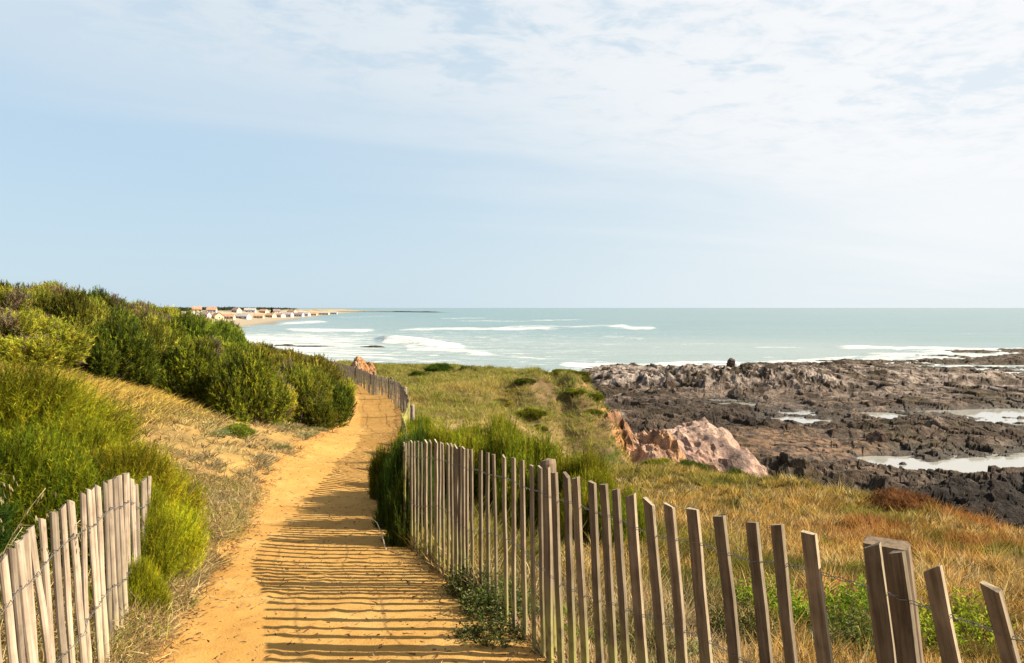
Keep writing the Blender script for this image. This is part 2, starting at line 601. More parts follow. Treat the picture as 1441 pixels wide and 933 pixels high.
def ground(X, Y, path=True):
    """height above the sea"""
    X = np.asarray(X, float); Y = np.asarray(Y, float)
    h = np.clip(tps(X, Y), -6.5, .6) + CZ
    far = sstep(70, 140, np.hypot(X, Y))
    h = lerp(h, 6.2 + fbm(X / 25, Y / 25, oct=3) * 1.2, far)
    po = on_path(X, Y)
    rough = .05 * fbm(X * .8, Y * .8, oct=4) + .018 * fbm(X * 5, Y * 5, oct=3)
    h = h + rough * (1 - .86 * po)
    hump = sstep(6, 16, Y) * sstep(1.0, 3.0, np.abs(X - pxl(Y) * .5 - pxr(Y) * .5))
    h = h + .16 * fbm(X * .45, Y * .45, oct=4) * hump
    def trough(ax, ay, bx, by, wd, dep):
        dx, dy = bx - ax, by - ay
        t = ((X - ax) * dx + (Y - ay) * dy) / (dx * dx + dy * dy)
        s_ = ((X - ax) * dy - (Y - ay) * dx) / math.hypot(dx, dy) + .15 * fbm(X * 1.2, Y * 1.2, oct=3)
        return -dep * np.exp(-(s_ / wd) ** 2) * sstep(-.15, .2, t) * sstep(1.2, .8, t)
    if np.any((Y > 15) & (Y < 50)):
        h = h + trough(1.35, 36, 2.0, 26.5, .32, .35) + trough(-.6, 29.5, 1.3, 22.5, .8, .20) + trough(.9, 30, 2.2, 21.5, .40, .28)
        h = h + .22 * np.exp(-(((X - .9) / .8) ** 2 + ((Y - 31) / 4) ** 2)) + .30 * np.exp(-(((X - 2.3) / .5) ** 2 + ((Y - 30) / 4.5) ** 2)) + .22 * np.exp(-(((X - 1.5) / 1.5) ** 2 + ((Y - 31.5) / 3.8) ** 2))
        h = h + .22 * fbm(X * .9, Y * .55, oct=3) * sstep(20, 25, Y) * sstep(-1.5, 0.5, X) + .10 * fbm(X * 2.2, Y * 1.6, oct=3) * sstep(18, 24, Y) * sstep(-4, 0, X)
    d, w = edge_dist(X + .5 * fbm(X * .5, Y * .5, oct=3), Y + .5 * fbm(X * .5 + 9, Y * .5, oct=3))
    t = np.clip((d + .15 * w) / w, 0, 1.6)
    prof = np.where(t < 1, t * t * (3 - 2 * t), 1.0)
    low = .45 - .10 * np.clip(d - w, 0, 14)
    crag = (ridged(X * .8, Y * .8, oct=4) - .45) * .9 * sstep(.1, .5, t) * (1 - sstep(1.0, 1.5, t))
    h = lerp(h, low, prof) + crag * np.where(w < 6, 1, .6)
    if path:
        h = h - .035 * sstep(.45, .95, po)
    return h


def axis(segs):
    out = []
    for a, b, n in segs:
        out.append(np.linspace(a, b, n, endpoint=False))
    out.append([segs[-1][1]])
    return np.concatenate(out)


def build_terrain():
    xs = axis([(-190, -60, 30), (-60, -20, 60), (-20, -8, 90), (-8, -3.5, 80), (-3.5, 1.5, 120), (1.5, 8, 110), (8, 20, 60), (20, 60, 40)])
    ys = axis([(-30, 0, 30), (0, 2, 20), (2, 8, 130), (8, 16, 110), (16, 32, 140), (32, 60, 110), (60, 120, 40), (120, 260, 40)])
    X, Y = np.meshgrid(xs, ys)
    Z = ground(X, Y)
    # intrinsic colours of soil, moss, bare sand and rock by place
    gy, gx = np.gradient(Z)
    sl = np.hypot(gx / np.gradient(xs)[None, :], gy / np.gradient(ys)[:, None])
    n1 = fbm(X * .35, Y * .35, oct=4); n2 = fbm(X * 1.3 + 5, Y * 1.3, oct=4); n3 = fbm(X * 5, Y * 5, oct=3)
    pale = np.array([.60, .38, .125]); gold = np.array([.26, .175, .065]); olive = np.array([.12, .115, .035]); brown = np.array([.17, .10, .05])
    orange = np.array([.62, .29, .10]); pink = np.array([.50, .33, .27]); grey = np.array([.28, .23, .19]); dark = np.array([.10, .08, .06])
    def mixc(c, d, t): return c * (1 - t[..., None]) + d * t[..., None]
    c = np.broadcast_to(gold, X.shape + (3,)).copy()
    c = mixc(c, olive, sstep(-.1, .5, n1 + .4 * n2) * .75)
    c = mixc(c, brown, sstep(.2, .6, n2) * .5)
    # left bank of the path is bare pale sand with litter
    lb = sstep(4.5, .2, pxl(Y) - X) * sstep(-.3, .2, pxl(Y) - X) * sstep(26, 16, Y)
    c = mixc(c, pale, np.clip(lb * (.75 + .9 * n2), 0, 1))
    # sand verge on both sides of the path
    vg = sstep(.5, .0, np.maximum(pxl(Y) - X, X - pxr(Y) - .2))
    c = mixc(c, np.array([.72, .37, .10]), vg * .9)
    # bare sandy scar on the headland
    sc = np.exp(-(((X + .9) / 2.2) ** 2 + ((Y - 20.5) / 1.5) ** 2)) + .8 * np.exp(-(((X - 1.0) / 1.2) ** 2 + ((Y - 23) / 1.6) ** 2)) + .7 * np.exp(-(((X - 2.4) / .5) ** 2 + ((Y - 19.5) / 1.0) ** 2))
    c = mixc(c, np.array([.55, .36, .17]), np.clip(sc * 1.3 + n2 * .7 - .35, 0, 1))
    br = sstep(.24, .5, fbm(X * .9 + 31, Y * .6, oct=3) - .05) * sstep(19.5, 21, Y) * sstep(40, 34, Y) * sstep(-1.6, -.4, X)
    c = mixc(c, np.array([.26, .17, .085]), br * .7)
    ed, ew = edge_dist(X, Y)
    steep = sstep(.9, 1.5, sl + .25 * n2) * sstep(-1.2, .2, ed)
    rc = mixc(np.broadcast_to(orange, X.shape + (3,)), pink, sstep(5.6, 4.4, Z + .5 * n2))
    rc = mixc(rc, grey, sstep(0, .5, n3 + n2 * .5) * .5)
    rc = np.where((Y < 19)[..., None], mixc(np.broadcast_to(grey, rc.shape), pink, sstep(0, .4, n2) * .6), rc)
    c = mixc(c, rc, np.maximum(steep, sstep(.15, .5, ed / ew)))
    c = mixc(c, dark, sstep(1.9, .9, Z + .3 * n2))
    me = mesh_np('ground', np.stack([X, Y, Z], -1).reshape(-1, 3), [grid_faces(len(ys), len(xs))], True, c.reshape(-1, 3))
    tag(link('ground', me, M_GROUND), kind='structure')


def build_path():
    ys = axis([(-4, 2, 30), (2, 9, 200), (9, 20, 160), (20, 45, 120)])
    ts = np.linspace(-.22, 1.22, 60)
    Y, T = np.meshgrid(ys, ts, indexing='ij')
    X = pxl(Y) + (pxr(Y) + .18 - pxl(Y)) * T
    Z = ground(X, Y, path=False)
    ed = np.minimum(T, 1 - T)
    w1, w2, wc = worley2(X * 3.1, Y * 2.2)
    foot = .0022 * fbm(X * 6, Y * 6, oct=2) + .004 * fbm(X * 22, Y * 22, oct=2) - .009 * sstep(.34, .15, w1) * (wc > .55) + .006 * sstep(.5, .38, w1) * (wc > .55)
    Z = Z - .012 + foot - .07 * sstep(.05, -.2, ed)
    me = mesh_np('path', np.stack([X, Y, Z], -1).reshape(-1, 3), [grid_faces(len(ys), len(ts))], True)
    tag(link('path', me, M_SAND), kind='structure')


build_terrain()
build_path()

# ------------------------------------------------------------------ rocky shore
def tx(px): return (px - 720.5) / F


_opx = np.array([700, 760, 800, 840, 900, 960, 1040, 1140, 1200, 1250, 1330, 1441, 1800])
_oy = np.array([90, 108, 122, 134, 128, 132, 134, 142, 150, 168, 182, 190, 210.])


def blob(X, Y, px0, px1, Y0, Y1, soft=.35):
    x0 = tx(px0) * (Y0 + Y1) / 2; x1 = tx(px1) * (Y0 + Y1) / 2
    u = (X - (x0 + x1) / 2) / ((x1 - x0) / 2); v = (Y - (Y0 + Y1) / 2) / ((Y1 - Y0) / 2)
    u = u + .28 * fbm(X * .12 + 3, Y * .35, oct=3); v = v + .40 * fbm(X * .10 + 9, Y * .3, oct=3)
    return sstep(1 + soft, 1 - soft, np.sqrt(u * u + v * v))


POOLS = [(1215, 1640, 46.5, 52.5, 1.0), (1200, 1290, 50, 54, .7), (1310, 1560, 73, 78.5, .9), (1050, 1170, 68, 72, .8), (1205, 1275, 71, 76.5, .8), (1120, 1235, 58.5, 61, .6),
         (1290, 1600, 93, 99, .8), (1120, 1150, 112, 124, 1.6), (1375, 1520, 61.5, 64.5, .7), (1150, 1360, 150, 158, .7), (1250, 1520, 132, 137, .8), (1240, 1650, 119, 123, .7), (1220, 1460, 165, 170, .8)]


def shore(X, Y):
    # warped strata running from far left to near right
    wx = X + 1.5 * fbm(X * .15, Y * .15, oct=3); wy = Y + 1.5 * fbm(X * .15 + 5, Y * .15, oct=3)
    sx = wx * .35 + wy * .12; sy = wy * .9 - wx * .25
    r1 = ridged(sx * .17, sy * .2, oct=3)
    r2 = ridged(wx * .42 + 3, wy * .6, oct=3)
    r3 = ridged(wx * 1.3, wy * 1.7 + wx * .5, oct=2)
    big = fbm(X * .035, Y * .05, oct=3)
    d1, d2, cid = worley2(sx * 1.3, sy * .75)
    b1, e1 = blocks(sx * .20, sy * .34); b2, e2 = blocks(wx * .40 + wy * .1, wy * .80 - wx * .25); b3, e3 = blocks(wx * 1.1, wy * 1.9 - wx * .6, .9)
    z = .25 + .55 * big + .70 * (r1 - .35) + .22 * (r2 - .45) + .45 * b1 + .30 * b2 + .13 * b3 * sstep(95, 50, wy) - .20 * sstep(.10, 0, e1) - .12 * sstep(.12, 0, e2)
    st = ridged(wx * .22 + 5, (wy * .95 - wx * .40) * .95, oct=4, gain=.6)
    z = z + (.32 * st - .12) * (1 - .5 * sstep(60, 110, Y))
    px = X / Y * F + 720.5
    # light ridge of upturned rock, standing dark point
    ridge = np.exp(-((Y - 104 - 4 * fbm(X * .1, Y * 0, oct=2)) / 13) ** 2) * sstep(800, 860, px) * sstep(1250, 1120, px)
    z = z + ridge * (1.6 + .55 * (r2 - .3))
    z = z + 1.0 * blob(X, Y, 880, 1180, 88, 100) * (r2 + .2)
    z = z + 1.0 * blob(X, Y, 1140, 1440, 86, 122, .5) * (.5 + r1 * .6)
    # near dark ridge on the right
    nr = blob(X, Y, 1205, 1900, 30.0, 40.5, .3)
    z = z + nr * (1.0 + .7 * (r1 - .2) + .5 * (st - .4) + .25 * sstep(1250, 1420, px))
    z = z + .8 * blob(X, Y, 1000, 1240, 33, 46) * (.4 + r2)
    z = z + .6 * blob(X, Y, 800, 1120, 48, 82, .5) * (.6 + r1)
    z = z + .55 * blob(X, Y, 1200, 1460, 54, 70, .5) * (.6 + r1)
    sand = blob(X, Y, 1040, 1230, 49, 63, .4)
    z = lerp(z, .38 + .10 * fbm(X * .4, Y * .4, oct=3) + .15 * (r3 - .5), sand * .7)
    for a, b, c, d, dep in POOLS:
        m = blob(X, Y, a, b, c, d)
        z = lerp(z, -.32 * dep + .22 * (r2 - .45), m)
    oy = np.interp(px, _opx, _oy)
    out = Y - oy + 9 * fbm(X * .06, Y * .15, oct=4)
    z = z - sstep(-10, 14, out) * (1.2 + 1.1 * sstep(0, 30, out))
    z = z - 2.2 * sstep(1.0, -6.0, X) - 1.5 * sstep(8, 2, X) * sstep(60, 90, Y) * sstep(110, 80, Y)
    return z, r1, r2, r3, cid, sand, ridge, nr


def build_shore():
    rows, cols = 1350, 820
    ys = 17 * (215 / 17) ** np.linspace(0, 1, rows)
    ts = np.concatenate([np.linspace(-.12, .66, cols - 70), np.linspace(.665, 1.3, 70)])
    Y, T = np.meshgrid(ys, ts, indexing='ij')
    X = Y * T
    z, r1, r2, r3, cid, sand, ridge, nr = shore(X, Y)
    z = np.where(Y < 24, z - 2.5 * sstep(24, 18, Y), z)
    n1 = fbm(X * .25, Y * .35, oct=4); n2 = fbm(X * 1.4, Y * 1.8, oct=4); n3 = fbm(X * .07, Y * .1, oct=3)
    def mixc(c, d, t): return c * (1 - t[..., None]) + np.array(d) * t[..., None]
    c = np.broadcast_to(np.array([.068, .046, .032]), X.shape + (3,)).copy()
    c = mixc(c, (.20, .14, .10), sstep(.05, .65, n1 + .6 * n2))
    c = mixc(c, (.075, .065, .035), sstep(.0, .5, -n1 + .4 * n2) * .7)
    c = mixc(c, (.20, .12, .075), sstep(.3, .7, n2 - n1) * .4)
    lightz = np.clip(sstep(.9, 2.0, z + .4 * n2) * .6 + ridge * .9 + .8 * blob(X, Y, 1130, 1700, 82, 128, .5) * sstep(-.3, .4, n1 + .3), 0, 1) * (1 - nr)
    c = mixc(c, (.47, .385, .33), lightz * sstep(-.25, .40, n2 + n1) * .9)
    c = mixc(c, (.26, .19, .15), sstep(.15, .6, n3 + .3 * n1) * .3 * (1 - nr))
    c = mixc(c, (.040, .030, .024), blob(X, Y, 830, 1150, 62, 84, .5) * .6)
    c = mixc(c, (.32, .19, .11), sand * sstep(-.2, .35, n2 + .15) * .7)
    c = mixc(c, (.026, .020, .017), nr * .92)
    c = mixc(c, (.045, .034, .026), sstep(.35, -.05, z) * .85)
    # grey shingle foot of the near slope
    ft = sstep(31, 25, Y) * (1 - nr)
    c = mixc(c, (.30, .25, .215), ft * .8)
    me = mesh_np('shore_rocks', np.stack([X, Y, z], -1).reshape(-1, 3), [grid_faces(rows, cols)], False, c.reshape(-1, 3))
    tag(link('rocky_shore_terrain', me, M_ROCK), kind='structure')


build_shore()

# ------------------------------------------------------------------ sea
def sea_mat():
    m, t, b = newmat('sea_water')
    geo = t.new('ShaderNodeNewGeometry')
    p = geo.outputs['Position']
    at = t.new('ShaderNodeAttribute', attribute_name='Col')
    sp = t.new('ShaderNodeSeparateXYZ'); t.l.new(at.outputs['Color'], sp.inputs[0])
    foam_a, shallow, _ = sp.outputs
    pa = t.vmath('MULTIPLY', p, (.12, .42, 1.0))
    n1 = t.noise(pa, 1.0, 7, .68, .8)
    n2 = t.noise(t.vmath('MULTIPLY', p, (.5, 1.1, 1.0)), 1.0, 4, .6, .6)
    f = t.math('ADD', foam_a, t.math('MULTIPLY', t.math('SUBTRACT', n1, .5), 2.2))
    f = t.math('ADD', f, t.math('MULTIPLY', t.math('SUBTRACT', n2, .5), .5))
    foam = t.math('MULTIPLY', t.maprange(f, .40, .78), .94)
    col = t.mix(shallow, (.070, .135, .134), (.165, .200, .180))
    col = t.mix(sp.outputs[2], col, (.225, .22, .198))
    n3 = t.noise(t.vmath('MULTIPLY', p, (.004, .02, 1.0)), 1.0, 4, .6)
    col = t.mix(t.math('MULTIPLY', t.maprange(n3, .40, .65, 0, .5), t.math('SUBTRACT', 1.0, sp.outputs[2])), col, (.110, .158, .150))
    col = t.mix(foam, col, (.40, .405, .405))
    t.l.new(col, b.inputs['Base Color'])
    t.l.new(t.math('MULTIPLY', t.maprange(foam, 0, 1, .22, .8), t.maprange(sp.outputs[2], 0, 1, 1.0, .2)), b.inputs['Roughness'])
    b.inputs['IOR'].default_value = 1.33
    b.inputs['Specular IOR Level'].default_value = .5
    w1 = t.noise(t.vmath('MULTIPLY', p, (.35, .9, 1.0)), 1.0, 5, .6, .3)
    w2 = t.noise(t.vmath('MULTIPLY', p, (.05, .16, 1.0)), 1.0, 3, .6, .3)
    calm = t.maprange(sp.outputs[2], 0, 1, 1.0, .05)
    bp = t.new('ShaderNodeBump'); bp.inputs['Distance'].default_value = .8
    t.l.new(t.math('MULTIPLY', calm, .8), bp.inputs['Strength'])
    t.l.new(t.math('ADD', t.math('MULTIPLY', w1, .35), w2), bp.inputs['Height'])
    t.l.new(bp.outputs[0], b.inputs['Normal'])
    return m


# lines of foam: px0, py0, px1, py1, thickness (px), strength
FOAM = [(560, 464, 800, 462, 2.6, .75), (700, 460, 870, 459, 2.0, .6), (640, 452, 740, 451, 1.5, .5), (850, 459, 925, 463, 2.6, .8), (740, 451, 830, 450, 1.2, .55),
        (400, 465, 540, 466, 3.0, .8), (380, 457, 470, 452, 2.0, .8), (470, 446, 560, 445, 1.2, .45), (360, 476, 520, 484, 8, .62), (535, 479, 660, 491, 5, 1.15), (560, 488, 690, 500, 6, .7),
        (380, 497, 560, 503, 10, .55), (540, 508, 700, 517, 8, .50), (660, 500, 780, 506, 4, .55), (780, 512, 870, 516, 3.5, .85), (640, 520, 820, 524, 3.5, .6),
        (905, 513, 1050, 510, 3.0, .75), (1050, 489, 1130, 491, 2.2, .45), (1110, 507, 1200, 503, 3, .7), (1170, 490, 1441, 494, 3.4, .85), (840, 474, 900, 478, 2.4, .5), (940, 485, 1030, 484, 1.6, .4),
        (1200, 500, 1330, 498, 2.2, .6), (860, 520, 1000, 517, 2.5, .75), (370, 448, 450, 447, 1.6, .5), (600, 472, 700, 470, 1.2, .35), (620, 448, 700, 447, 1.2, .5), (1250, 468, 1441, 471, 1.0, .2)]


def build_sea():
    rows, cols = 760, 560
    ys = 16 * (45000 / 16) ** (np.linspace(0, 1, rows) ** 1.0)
    ts = np.concatenate([np.linspace(-3, -.72, 40), np.linspace(-.7, .72, cols - 80), np.linspace(.75, 3, 40)])
    Y, T = np.meshgrid(ys, ts, indexing='ij')
    X = Y * T
    px = X / Y * F + 720.5
    py = 433 + CZ / Y * F
    foam = np.zeros(X.shape)
    jx = 22 * fbm(X * .02, Y * .02, oct=3)
    jy = fbm(px * .022, py * .12, oct=4) * 3.0
    for a, b, c, d, th, s in FOAM:
        u = (px + jx - a) / (c - a)
        ly = b + (d - b) * np.clip(u, 0, 1)
        m = np.exp(-((py + jy * min(1, th / 4) - ly) / th) ** 2) * sstep(-.08, .12, u) * sstep(1.08, .85, u)
        foam = np.maximum(foam, m * s)
    # general churned water close to the left bay
    foam = np.maximum(foam, .66 * sstep(760, 400, px) * sstep(455, 478, py) * sstep(560, 520, py))
    foam = np.maximum(foam, .40 * sstep(1300, 600, px) * sstep(440, 475, py))
    # white water round the rocks
    zz = shore(X, np.minimum(Y, 400))[0]
    near = sstep(-1.7, -.5, zz) * sstep(60, 108, Y) * sstep(230, 180, Y) * (px > 740)
    foam = np.maximum(foam, near * .62)
    calm = np.clip(sstep(98, 84, Y) * (px > 740), 0, 1)
    foam = foam * (1 - calm * .95)
    shallow = np.clip(sstep(460, 490, py) * sstep(1500, 800, px) + sstep(800, 300, px) * sstep(440, 456, py) * .8 + .6 * sstep(470, 500, py), 0, 1) * (1 - .3 * calm)
    # swell and one breaking wave
    Z = .28 * fbm(X * .012, Y * .075, oct=3) * sstep(120, 180, Y) * sstep(2500, 800, Y)
    u = (px - 528) / (665 - 528)
    cy0 = 478 + 14 * np.clip(u, 0, 1)
    br = np.exp(-((py - cy0) / 3.0) ** 2) * sstep(-.02, .10, u) * sstep(1.1, .3, u)
    Z = Z + 1.5 * br + .35 * foam * sstep(110, 160, Y) * sstep(900, 300, Y)
    Z = Z * (1 - calm)
    me = mesh_np('sea', np.stack([X, Y, Z], -1).reshape(-1, 3), [grid_faces(rows, cols)], True, np.stack([foam, shallow, calm], -1).reshape(-1, 3))
    tag(link('sea_water', me, sea_mat()), kind='structure')


build_sea()

# ------------------------------------------------------------------ far coast across the bay
_WL = np.array([(150, -260), (220, -150), (300, -122), (431, -136), (590, -168), (830, -208), (1400, -300), (2040, -366), (2500, -430)])


def coast_z(X, Y):
    u = np.interp(Y, _WL[:, 0], _WL[:, 1]) - X
    k = 1 + Y / 900
    z = -1.5 + 1.5 * sstep(-25, 0, u) + 2.2 * sstep(0, 30 * k, u)
    hum = 1 + .25 * fbm(X * .05, Y * .02, oct=3)
    top = np.interp(Y, [150, 480, 900, 2500], [4.6, 4.6, 4.3, 3.6])
    z = z + top * hum * sstep(22, 52, u / (1 + Y / 2500))
    return z + .25 * fbm(X * .15, Y * .15, oct=3) * sstep(30, 50, u)


def build_coast():
    ys = 150 * (2500 / 150) ** np.linspace(0, 1, 340)
    us = np.concatenate([np.linspace(-40, 110, 130), np.linspace(120, 900, 40)])
    Y, U = np.meshgrid(ys, us, indexing='ij')
    X = np.interp(Y, _WL[:, 0], _WL[:, 1]) - U
    Z = coast_z(X, Y)
    n = fbm(X * .06, Y * .03, oct=4)
    def mixc(c, d, t): return c * (1 - t[..., None]) + np.array(d) * t[..., None]
    c = np.broadcast_to(np.array([.56, .46, .33]), X.shape + (3,)).copy()
    c = mixc(c, (.40, .345, .27), sstep(14, 3, U))
    c = mixc(c, (.30, .28, .12), sstep(.0, .35, n) * sstep(45, 60, U) * .8)
    c = mixc(c, (.62, .50, .32), sstep(24, 34, U) * sstep(62, 50, U) * .8)
    me = mesh_np('far_beach', np.stack([X, Y, Z], -1).reshape(-1, 3), [grid_faces(len(ys), len(us))], True, c.reshape(-1, 3))
    tag(link('far_beach', me, M_GROUND), kind='structure')


build_coast()

M_TILE = plain('clay_roof_tile', (.36, .18, .11), .9, nscale=.8)
M_TILE2 = plain('pale_clay_tile', (.38, .20, .125), .9, nscale=.8)
M_SLATE = plain('dark_slate_roof', (.20, .14, .14), .8, nscale=.8)
M_GREYR = plain('grey_roof', (.30, .27, .26), .8, nscale=.8)
M_WHITEW = plain('white_render', (.48, .47, .45), .9, nscale=.5, namt=.05)
M_CREAMW = plain('cream_render', (.52, .44, .29), .9, nscale=.5, namt=.08)
M_GLASS = plain('window_glass', (.05, .06, .08), .15)
M_SHUT = plain('blue_shutter', (.10, .16, .25), .6)
M_DOOR = plain('door_paint', (.25, .12, .07), .6)


def house(px, d, w, dep, wall_h, roof_h, roof, wall, rz, label, chim=True, wins=2):
    X = (px - 720.5) / F * d
    z = float(coast_z(np.array([X]), np.array([d]))[0])
    t = empty('house', (X, d, z - .3), R(rz), label=label, cat='house', group='houses on the dunes across the bay')
    b = MB()   # body with gables at +-x
    hw, hd = w / 2, dep / 2
    V = [(-hw, -hd, 0), (hw, -hd, 0), (hw, hd, 0), (-hw, hd, 0), (-hw, -hd, wall_h), (hw, -hd, wall_h), (hw, hd, wall_h), (-hw, hd, wall_h), (-hw, 0, wall_h + roof_h), (hw, 0, wall_h + roof_h)]
    b.add(V, [(0, 1, 5, 4), (2, 3, 7, 6), (1, 2, 6, 9, 5), (3, 0, 4, 8, 7), (0, 3, 2, 1)])
    b.build('wall', wall, t)
    rf = MB()
    t.scale = (.86, .86, .82)
    e, o, th = .35, .4, .22
    sl = roof_h / hd
    for s in (-1, 1):
        y1 = s * (hd + o); z1 = wall_h - o * sl
        V = [(-hw - e, y1, z1 + .02), (hw + e, y1, z1 + .02), (hw + e, 0, wall_h + roof_h + .02), (-hw - e, 0, wall_h + roof_h + .02)]
        V += [(a, bb, c + th) for a, bb, c in V]
        rf.add(V, [(0, 1, 2, 3), (4, 7, 6, 5), (0, 4, 5, 1), (1, 5, 6, 2), (2, 6, 7, 3), (3, 7, 4, 0)])
    ro = rf.build('roof', roof, t)
    if chim:
        c = MB(); c.box(hw * .5 - .35, hw * .5 + .35, -.3, .3, wall_h + roof_h * .6, wall_h + roof_h + .9); c.build('chimney', wall, ro)
    dm = MB(); dm.box(-.5, .5, -hd - .05, -hd + .02, .25, 2.3); dm.build('door', M_DOOR, t)
    for i in range(wins):
        x = -hw + (i + 1) * w / (wins + 1) + (1.4 if i >= wins / 2 else -1.0)
        x = max(-hw + .8, min(hw - .8, x))
        m = MB(); m.box(x - .55, x + .55, -hd - .04, -hd + .02, 1.1, 2.2); wo = m.build('window', M_GLASS, t)
        for sx in (-.76, .76):
            m = MB(); m.box(x + sx - .19, x + sx + .19, -hd - .07, -hd + .02, 1.05, 2.25); m.build('shutter', M_SHUT, wo)
    m = MB(); m.box(hw - .02, hw + .04, -.45, .45, 1.1, 2.2); m.build('window', M_GLASS, t)
    return t


house(271, 470, 8.5, 7.5, 2.6, 2.7, M_TILE, M_WHITEW, -52, 'white gabled house with orange tiled roof, nearest to the dune scrub', False)
house(289, 500, 6, 6, 2.4, 1.9, M_SLATE, M_WHITEW, -8, 'low white house with a dark purple roof between two orange roofs')
house(306, 505, 8.5, 7, 2.7, 2.6, M_TILE2, M_CREAMW, -50, 'cream gabled house with pale orange roof beside the dark roofed house', False)
house(322, 540, 8.5, 6, 2.6, 1.8, M_TILE, M_CREAMW, 4, 'long cream house with an orange roof right of the cream gable')
house(342, 590, 11.5, 7, 2.9, 2.3, M_GREYR, M_WHITEW, -14, 'broad white house with pale grey roof above the dune edge', False, 3)
house(364, 650, 9, 6, 2.6, 1.6, M_TILE2, M_CREAMW, 6, 'cream bungalow with a faded roof after the broad white house')
house(381, 720, 9, 7, 2.8, 2.4, M_TILE2, M_CREAMW, -20, 'sandy coloured house in front of the pointed dark tree', True)
house(395, 760, 8, 7, 2.8, 2.0, M_TILE, M_WHITEW, -30, 'small white house with brick red roof beyond the pointed tree')
house(404, 800, 13, 8, 3.4, 2.6, M_GREYR, M_WHITEW, -10, 'long bright white house on the middle of the far shore', False, 3)
house(420, 860, 12, 8, 3.2, 2.4, M_SLATE, M_WHITEW, -6, 'white house with dark roof before the wood')
house(430, 930, 11, 8, 3.2, 2.2, M_GREYR, M_WHITEW, -12, 'white house with grey roof at the far end of the row', False)
house(441, 1000, 10, 8, 3.0, 2.2, M_TILE2, M_CREAMW, 5, 'cream house where the village thins out')
house(456, 1120, 16, 8, 3.2, 2.2, M_GREYR, M_CREAMW, 0, 'long low cream building near the sand spit', False, 3)
house(470, 1250, 12, 8, 3.0, 2.0, M_GREYR, M_WHITEW, 0, 'last pale building before the shore sinks into the sea', False)


# ------------------------------------------------------------------ foliage builders
def norm(v): return v / (np.linalg.norm(v, axis=-1, keepdims=True) + 1e-9)


class Leaves:
    def __init__(s): s.V = []; s.Q = []; s.T = []; s.c = []; s.n = 0

    def blades(s, pos, d, L, W, bend, col, seg=2, tipc=1.0):
        n = len(pos)
        d = norm(d)
        r = rng.normal(size=(n, 3))
        side = norm(np.cross(d, r)) * (W[:, None] * .5)
        tip = pos + d * L[:, None] + bend * L[:, None]
        if seg == 1:
            V = np.stack([pos - side, pos + side, tip], 1).reshape(-1, 3)
            i = s.n + np.arange(n) * 3
            s.T.append(np.stack([i, i + 1, i + 2], 1)); k = 3
            cc = np.repeat(col, 3, 0).reshape(n, 3, 3); cc[:, 2] *= tipc
        else:
            m = pos + d * (L * .55)[:, None] + bend * (L * .22)[:, None]
            V = np.stack([pos - side, pos + side, m - side * .85, m + side * .85, tip], 1).reshape(-1, 3)
            i = s.n + np.arange(n) * 5
            s.Q.append(np.stack([i, i + 1, i + 3, i + 2], 1)); s.T.append(np.stack([i + 2, i + 3, i + 4], 1)); k = 5
            cc = np.repeat(col, 5, 0).reshape(n, 5, 3); cc[:, 4] *= tipc
        s.V.append(V); s.c.append(cc.reshape(-1, 3)); s.n += k * n

    def leaf(s, pos, d, nrm, L, W, col, fold=.25):
        """diamond shaped broad leaves"""
        n = len(pos)
        d = norm(d); sd = norm(np.cross(d, nrm)); up = np.cross(sd, d)
        V = np.stack([pos, pos + d * (L * .5)[:, None] - sd * (W * .5)[:, None] + up * (W * fold)[:, None], pos + d * L[:, None], pos + d * (L * .5)[:, None] + sd * (W * .5)[:, None] + up * (W * fold)[:, None], pos + d * (L * .5)[:, None]], 1).reshape(-1, 3)
        i = s.n + np.arange(n) * 5
        s.T.append(np.stack([i, i + 4, i + 1], 1)); s.T.append(np.stack([i + 4, i + 2, i + 1], 1)); s.T.append(np.stack([i, i + 3, i + 4], 1)); s.T.append(np.stack([i + 4, i + 3, i + 2], 1))
        s.V.append(V); s.c.append(np.repeat(col, 5, 0)); s.n += 5 * n

    def mesh(s, name):
        return mesh_np(name, np.concatenate(s.V), ([np.concatenate(s.Q)] if s.Q else []) + ([np.concatenate(s.T)] if s.T else []), False, np.concatenate(s.c))


def pick(cols, n, w=None, jit=.18):
    cols = np.array(cols, float)
    i = rng.choice(len(cols), n, p=None if w is None else np.array(w) / np.sum(w))
    return np.clip(cols[i] * (1 + rng.normal(0, jit, (n, 1))) * (1 + rng.normal(0, .05, (n, 3))), .004, 1)


def dome(n, lumps, rmin=.35):
    """points on a lumpy dome of radius 1 and height 1, with their outward directions"""
    th = rng.uniform(0, 2 * np.pi, n); u = rng.uniform(-.05, 1, n)
    d = np.stack([np.sqrt(1 - np.clip(u, 0, 1) ** 2) * np.cos(th), np.sqrt(1 - np.clip(u, 0, 1) ** 2) * np.sin(th), u], 1)
    lum = 1 + lumps * fbm(d[:, 0] * 2.1 + 3 * lumps, d[:, 1] * 2.1, d[:, 2] * 2.1 + 8, oct=3)
    r = rmin + (1 - rmin) * rng.uniform(0, 1, n) ** .45
    return d * (r * lum)[:, None] * np.array([1, 1, .88]), d, r


